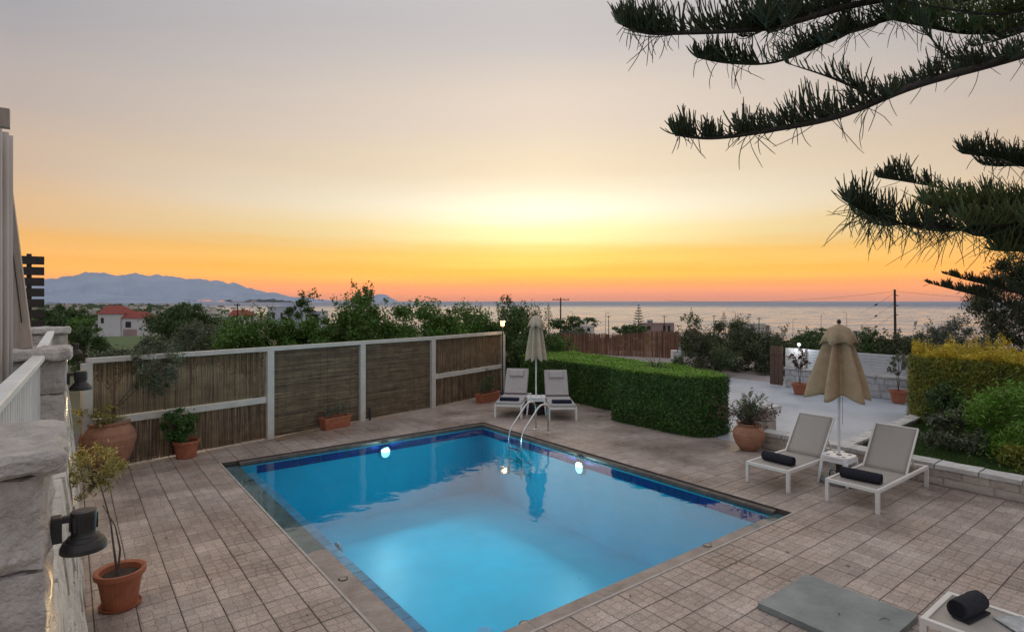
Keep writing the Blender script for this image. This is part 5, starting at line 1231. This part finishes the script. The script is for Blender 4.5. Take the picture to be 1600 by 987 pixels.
# ================================================================== far things
def norfolk(px, ytop, ybot, Y, label):
    h = (ybot - ytop)/FPX*Y; b = Q(px, ybot, Y); t = thing('norfolk_pine', label, 'tree', (b.x, b.y, b.z), 0, 'tiered pines by the shore'); gg = random.Random(int(px))
    gz = ground_z(b.x, b.y) - b.z - .2
    mb = MB(); mb.tube([(0,0,min(-.2, gz)), (0,0,h)], [.018*h+.05, .02], 6); mb.build('trunk', 'bark_pine', t); mb = MB(); k = 9
    for i in range(k):
        z = h*(.16 + .8*i/(k-1)); L = h*.26*(1 - i/(k-1))**.8 + h*.03
        for q in range(7):
            a = q*6.283/7 + i*.5 + gg.uniform(-.2,.2); l_ = L*gg.uniform(.7, 1.1); d = Vector((math.cos(a), math.sin(a), .12)); mb.tube([Vector((0,0,z)), Vector((0,0,z)) + d*l_*.6, Vector((0,0,z+.05*h*.5)) + d*l_], [.012*h, .022*h, .010*h], 4, cap=False)
    mb.build('crown', 'leaf_pine', t)
norfolk(857, 474, 506, 180, 'tiered pine right of the far parasol top')
norfolk(998, 476, 518, 190, 'tiered pine left above the pinkish coastal house')
norfolk(1131, 487, 515, 190, 'tiered pine above the tallest lane shrub')
def house(name, label, px, ybase, Y, boxes, group=None, rz=0.0):
    """boxes: (x0,x1 in m right, y0,y1 in m away, height, material, roof kind)"""
    b = Q(px, ybase, Y); t = thing(name, label, 'house', (b.x, b.y, b.z), fwd - math.pi/2 + rz, group)
    gz = min(-.3, ground_z(b.x, b.y) - b.z - 1)
    for (x0, x1, y0, y1, h, m, roof, wins) in boxes:
        mb = MB(); mb.box(x0, x1, y0, y1, gz, h); wo_ = mb.build('wall', m, t)
        if roof == 'hip':
            r_ = MB(); e = .25; mh = (y1-y0)*.28; ym = (y0+y1)/2; r_.add([(x0-e,y0-e,h),(x1+e,y0-e,h),(x1+e,y1+e,h),(x0-e,y1+e,h),(x0-e,ym,h+mh),(x1+e-(y1-y0)*.3,ym,h+mh)], [(3,2,1,0),(0,1,5,4),(2,3,4,5),(1,2,5),(3,0,4)]); r_.build('roof', 'roof_red', t)
        else:
            r_ = MB(); r_.box(x0-.1, x1+.1, y0-.1, y1+.1, h+.004, h+.18); r_.build('roof', m, t)
        for (wx, wz, ww, wh) in wins:
            w_ = MB(); w_.box(wx, wx+ww, y0-.06, y0-.004, wz, wz+wh); wobj = w_.build('window', 'shutter', t)
            w_ = MB(); w_.box(wx+.12, wx+ww-.12, y0-.075, y0-.061, wz+.12, wz+wh-.12); w_.build('pane', 'window_glass', wobj)
    return t
hs = house('red_roofed_house', 'white house with two red tiled roofs beyond the meadow', 153, 521, 135, [
    (0, 5.2, 0, 7, 4.6, 'lime_wall', 'hip', [(.7, 2.4, .7, 1.3)]), (5.25, 10.6, .4, 6, 3.6, 'lime_wall', 'hip', [(6.2, 1.4, 1.3, 1.4)]), (-3.6, -.05, 2, 8, 2.6, 'lime_wall', 'flat', [(-2.2, .6, .9, 1.6)])])
mb = MB(); mb.box(8.6, 11.6, -4, -3.7, -1, 1.2); mb.build('garden_wall', 'pink_wall', hs)
house('pale_house', 'flat roofed bluish white building behind the second fence panel trees', 418, 505, 150, [(0, 5.2, 0, 6, 4.2, 'blue_wall', 'flat', [(1.2, 1.2, .7, 1.6), (3.4, 1.2, .6, 1.6)]), (2, 8.5, 3, 9, 5.2, 'blue_wall', 'flat', [(5.7, 3.4, .7, 1.0)]), (8.6, 13.5, 1, 7, 3.0, 'blue_wall', 'flat', [])])
house('pale_house', 'low white house left of the first citrus tree', 322, 510, 140, [(0, 4.0, 0, 5, 2.2, 'lime_wall', 'flat', []), (4.6, 9.2, 2, 7, 2.6, 'lime_wall', 'hip', [(5.2, .8, .8, .8), (7.4, .8, .8, .8)])])
house('coastal_house', 'pinkish coastal house with water tank on its flat roof', 1003, 519, 200, [(0, 7, 0, 6, 3.0, 'pink_wall', 'flat', [(1.6, .9, 1.4, 1.3)]), (7.1, 11.5, 1, 6, 3.0, 'pink_wall', 'flat', [(7.6, .2, .9, 2.2), (9.2, .2, .9, 2.2)])])
tnk = bpy.data.objects[[o.name for o in bpy.data.objects if o.name.startswith('coastal_house')][0]]
mb = MB(); mb.tube([(2.6, 3, 3.7), (4.4, 3, 3.7)], .55, 10); mb.build('water_tank', 'concrete_slab', tnk)
house('coastal_house', 'long low white coastal building with a chimney behind the bamboo screen', 896, 519, 170, [(0, 6.2, 0, 5, 1.7, 'cream_wall', 'flat', [(2.0, .3, .9, 1.0), (4.0, .3, .9, 1.0)]), (3.6, 4.1, 2, 2.6, 3.1, 'lime_wall', 'flat', [])])
house('coastal_house', 'long grey coastal building right of the tallest lane shrub', 1152, 523, 215, [(0, 10.5, 0, 6, 4.0, 'cream_wall', 'flat', [(1.5, 1.4, 1.2, 1.2), (5.2, 1.4, 1.2, 1.2)]), (8.8, 12.4, 1, 6, 3.4, 'pink_wall', 'flat', [(10, 1.2, 1.0, 1.2)])])
# the far town: many tiny houses, and the trees between them
hb_ = MB(); hb_.box(-.5, .5, -.5, .5, -.6, .62); hb_.box(.1, .62, -.62, .2, -.6, .45)
hme = bpy.data.meshes.new('town_house'); hme.from_pydata(hb_.v, [], hb_.f); hme.materials.append(MATS['cream_wall']); g = random.Random(4)
for k in range(120):
    Y = 420 * (4000/420) ** g.random(); px = g.uniform(74, 350)
    if Y > 1500 and px > 320: continue
    p = Q(px, 470, Y); z = ground_z(p.x, p.y); s = g.uniform(6, 12) * (1 + Y/4200); hh = g.uniform(5, 10)*(1 + Y/4500)
    o = bpy.data.objects.new('town_house', hme); COL.objects.link(o); o.location = (p.x, p.y, z + hh*.4); o.scale = (s, s, hh); o.rotation_euler = (0, 0, g.uniform(0, 3.1))
    tag(o, 'tiny pale house of the hazy town along the far left shore', 'house', 'houses of the far town', 'thing')
pts = []
for k in range(1100):
    Y = 190 * (3600/190) ** g.random(); px = g.uniform(60, 352); p = Q(px, 470, Y); z = ground_z(p.x, p.y); r_ = g.uniform(2.0, 4.5)*(1 + Y/3000)
    q = rng.normal(size=(46, 3)); q = q/np.linalg.norm(q, axis=1, keepdims=True)*np.array([r_*1.5, r_*1.5, r_*.8])*rng.uniform(.5, 1, (46, 1)); pts.append((q + np.array([p.x, p.y, z + r_*.6]), r_))
V = np.concatenate([leaf_quads(c, r_*.8, .7) for c, r_ in pts])
tag(link('far_trees', quads_mesh('far_trees', V), 'leaf_dark'), 'dark tree belts between the houses of the far town', 'trees', kind='stuff')
pts = []
for k in range(300):
    Y = 70 * (340/70) ** g.random(); px = g.uniform(360, 1480); p = Q(px, 470, Y); z = ground_z(p.x, p.y); r_ = g.uniform(.5, 1.1)*(1 + Y/300)
    q = rng.normal(size=(70, 3)); q = q/np.linalg.norm(q, axis=1, keepdims=True)*np.array([r_*1.8, r_*1.8, r_*.7])*rng.uniform(.5, 1, (70, 1)); pts.append((q + np.array([p.x, p.y, z + r_*.3]), r_))
V = np.concatenate([leaf_quads(c, r_*.5, .6) for c, r_ in pts])
tag(link('scrub', quads_mesh('scrub', V), 'leaf_shrub'), 'low dark scrub covering the slope down to the shore', 'scrub', kind='stuff')
# palms
def palm(px, ytop, ybot, Y, label):
    h = (ybot-ytop)/FPX*Y; b = Q(px, ybot, Y); t = thing('palm_tree', label, 'palm', (b.x, b.y, b.z), 0, 'far palms'); mb = MB(); mb.tube([(0,0,min(-.5, ground_z(b.x,b.y)-b.z)), (.1,0,h)], [.03*h, .02*h], 6); mb.build('trunk', 'bark', t); mb = MB()
    for k in range(16):
        a = k*6.283/16; L = .32*h; d = Vector((math.cos(a), math.sin(a), 0)); up = .25*L*(1 if k % 2 else .3); mb.tube([(.1,0,h), Vector((.1,0,h+up)) + d*L*.55, Vector((.1,0,h-.18*L)) + d*L], [.012*h, .028*h, .004*h], 4, cap=False)
    mb.build('crown', 'leaf_dark', t)
palm(345, 479, 497, 300, 'far palm left, the taller of two against the sea'); palm(364.5, 482, 497, 330, 'far palm right, the smaller of two against the sea')
# utility poles and street lamps
def pole(px, ytop, Y, label, arm=.8, lean=0.0, arm_z=.35, r_=.13):
    tp = Q(px, ytop, Y); gz = ground_z(tp.x, tp.y); t = thing('utility_pole', label, 'pole', (tp.x, tp.y, gz), fwd - math.pi/2, 'utility poles'); h = tp.z - gz
    mb = MB(); mb.tube([(-lean*h, 0, -.3), (0, 0, h)], [r_*1.15, r_*.8], 8); mb.build('shaft', 'pole_wood', t)
    if arm:
        mb = MB(); mb.beam((-arm, -.12, h-arm_z), (arm, -.12, h-arm_z), .09, .11); ao = mb.build('crossarm', 'pole_wood', t)
        for x in (-arm*.9, -arm*.4, arm*.4, arm*.9):
            mb = MB(); mb.lathe([(.05, 0), (.07, .08), (.03, .18)], 6, (x, -.12, h-arm_z+.055)); mb.build('insulator', 'pole_wood', ao)
    return tp
pole(876, 465, 100, 'tall utility pole with long crossarm right of the far parasol', 1.45, 0, .35, .14)
tp0 = pole(1398, 452, 92, 'leaning dark utility pole between the tan parasol and the conifer', 0, -.012, .3, .19)
pole(951, 493, 190, 'thin utility pole before the sea between the two tiered pines', .7)
pole(1038, 493, 190, 'utility pole in front of the pinkish coastal house', .9)
pole(1115.5, 492, 200, 'utility pole left of the tiered pine above the lane shrubs', .8)
pole(1186, 496, 160, 'utility pole before the long grey coastal building', .7)
pole(371, 474, 110, 'thin utility pole left above the first citrus tree', .55)
for i, zz in enumerate((-.9, -2.5, -4.0)):
    s = thing('line_bracket', ('highest', 'middle', 'lowest')[i] + ' short bracket on the leaning dark utility pole', 'bracket', (tp0.x, tp0.y, tp0.z + zz), fwd - math.pi/2, 'pole brackets'); mb = MB(); mb.beam((.1, 0, 0), (.55, 0, -.12), .12, .12); mb.build('arm', 'pole_wood', s)
def wire(a, b, sag, label, beads=0, name='power_line'):
    pts = [a.lerp(b, k/12) + Vector((0, 0, -sag*4*(k/12)*(1-k/12))) for k in range(13)]; c = pts[0]; t = thing(name, label, 'power line', c, 0, 'power lines'); mb = MB(); mb.tube([p_ - c for p_ in pts], .022, 4); mb.build('cable', 'wire', t)
    if beads:
        for k in (beads,):
            p_ = pts[k] - c; q_ = pts[k+1] - c; mb = MB(); mb.tube([p_, p_.lerp(q_, .35), p_.lerp(q_, .7), q_], [.03, .14, .14, .03], 6); mb.build('insulator_string', 'black_metal', t)
wire(tp0 + Vector((0,0,-.3)), Q(1040, 469, 120), 1.0, 'long power line running left from the leaning utility pole')
wire(tp0 + Vector((0,0,-.3)), Q(1700, 466, 100), .6, 'power line running right from the leaning utility pole')
wire(tp0 + Vector((0,0,-.6)), Q(1345, 489, 96), .1, 'uppermost slanting guy cable of the leaning utility pole', 6, 'guy_cable')
wire(tp0 + Vector((0,0,-2.2)), Q(1345, 508, 96), .1, 'middle slanting guy cable of the leaning utility pole', 6, 'guy_cable')
wire(tp0 + Vector((0,0,-3.9)), Q(1345, 525, 96), .1, 'lowest slanting guy cable of the leaning utility pole', 6, 'guy_cable')
def street_lamp(px, ytop, Y, label, sgn=1):
    tp = Q(px, ytop, Y); gz = ground_z(tp.x, tp.y); t = thing('street_lamp', label, 'street lamp', (tp.x, tp.y, gz), fwd - math.pi/2, 'street lamps along the shore'); h = tp.z - gz
    mb = MB(); mb.tube([(0,0,-.3), (0,0,h-.4), (.25*sgn,0,h-.05), (1.1*sgn,0,h)], [.10, .07, .06, .05], 6); mb.build('mast', 'black_metal', t)
    mb = MB(); mb.box(min(.9*sgn, 1.6*sgn), max(.9*sgn, 1.6*sgn), -.15, .15, h-.02, h+.12, .03); mb.build('lamp_head', 'black_metal', t)
street_lamp(895, 487, 230, 'unlit street lamp right of the long crossarm pole', -1); street_lamp(946, 489, 240, 'unlit street lamp touching the thin utility pole before the sea'); street_lamp(1149, 487, 240, 'unlit street lamp right of the rightmost tiered pine', -1)
street_lamp(1283, 490, 240, 'unlit street lamp left of the tan parasol top'); street_lamp(1323, 488, 240, 'unlit street lamp right of the tan parasol top', -1); street_lamp(1441, 510, 220, 'short unlit street lamp right of the leaning utility pole', -1); street_lamp(1239, 498, 240, 'thin unlit street lamp left of the boundary wall floodlight')
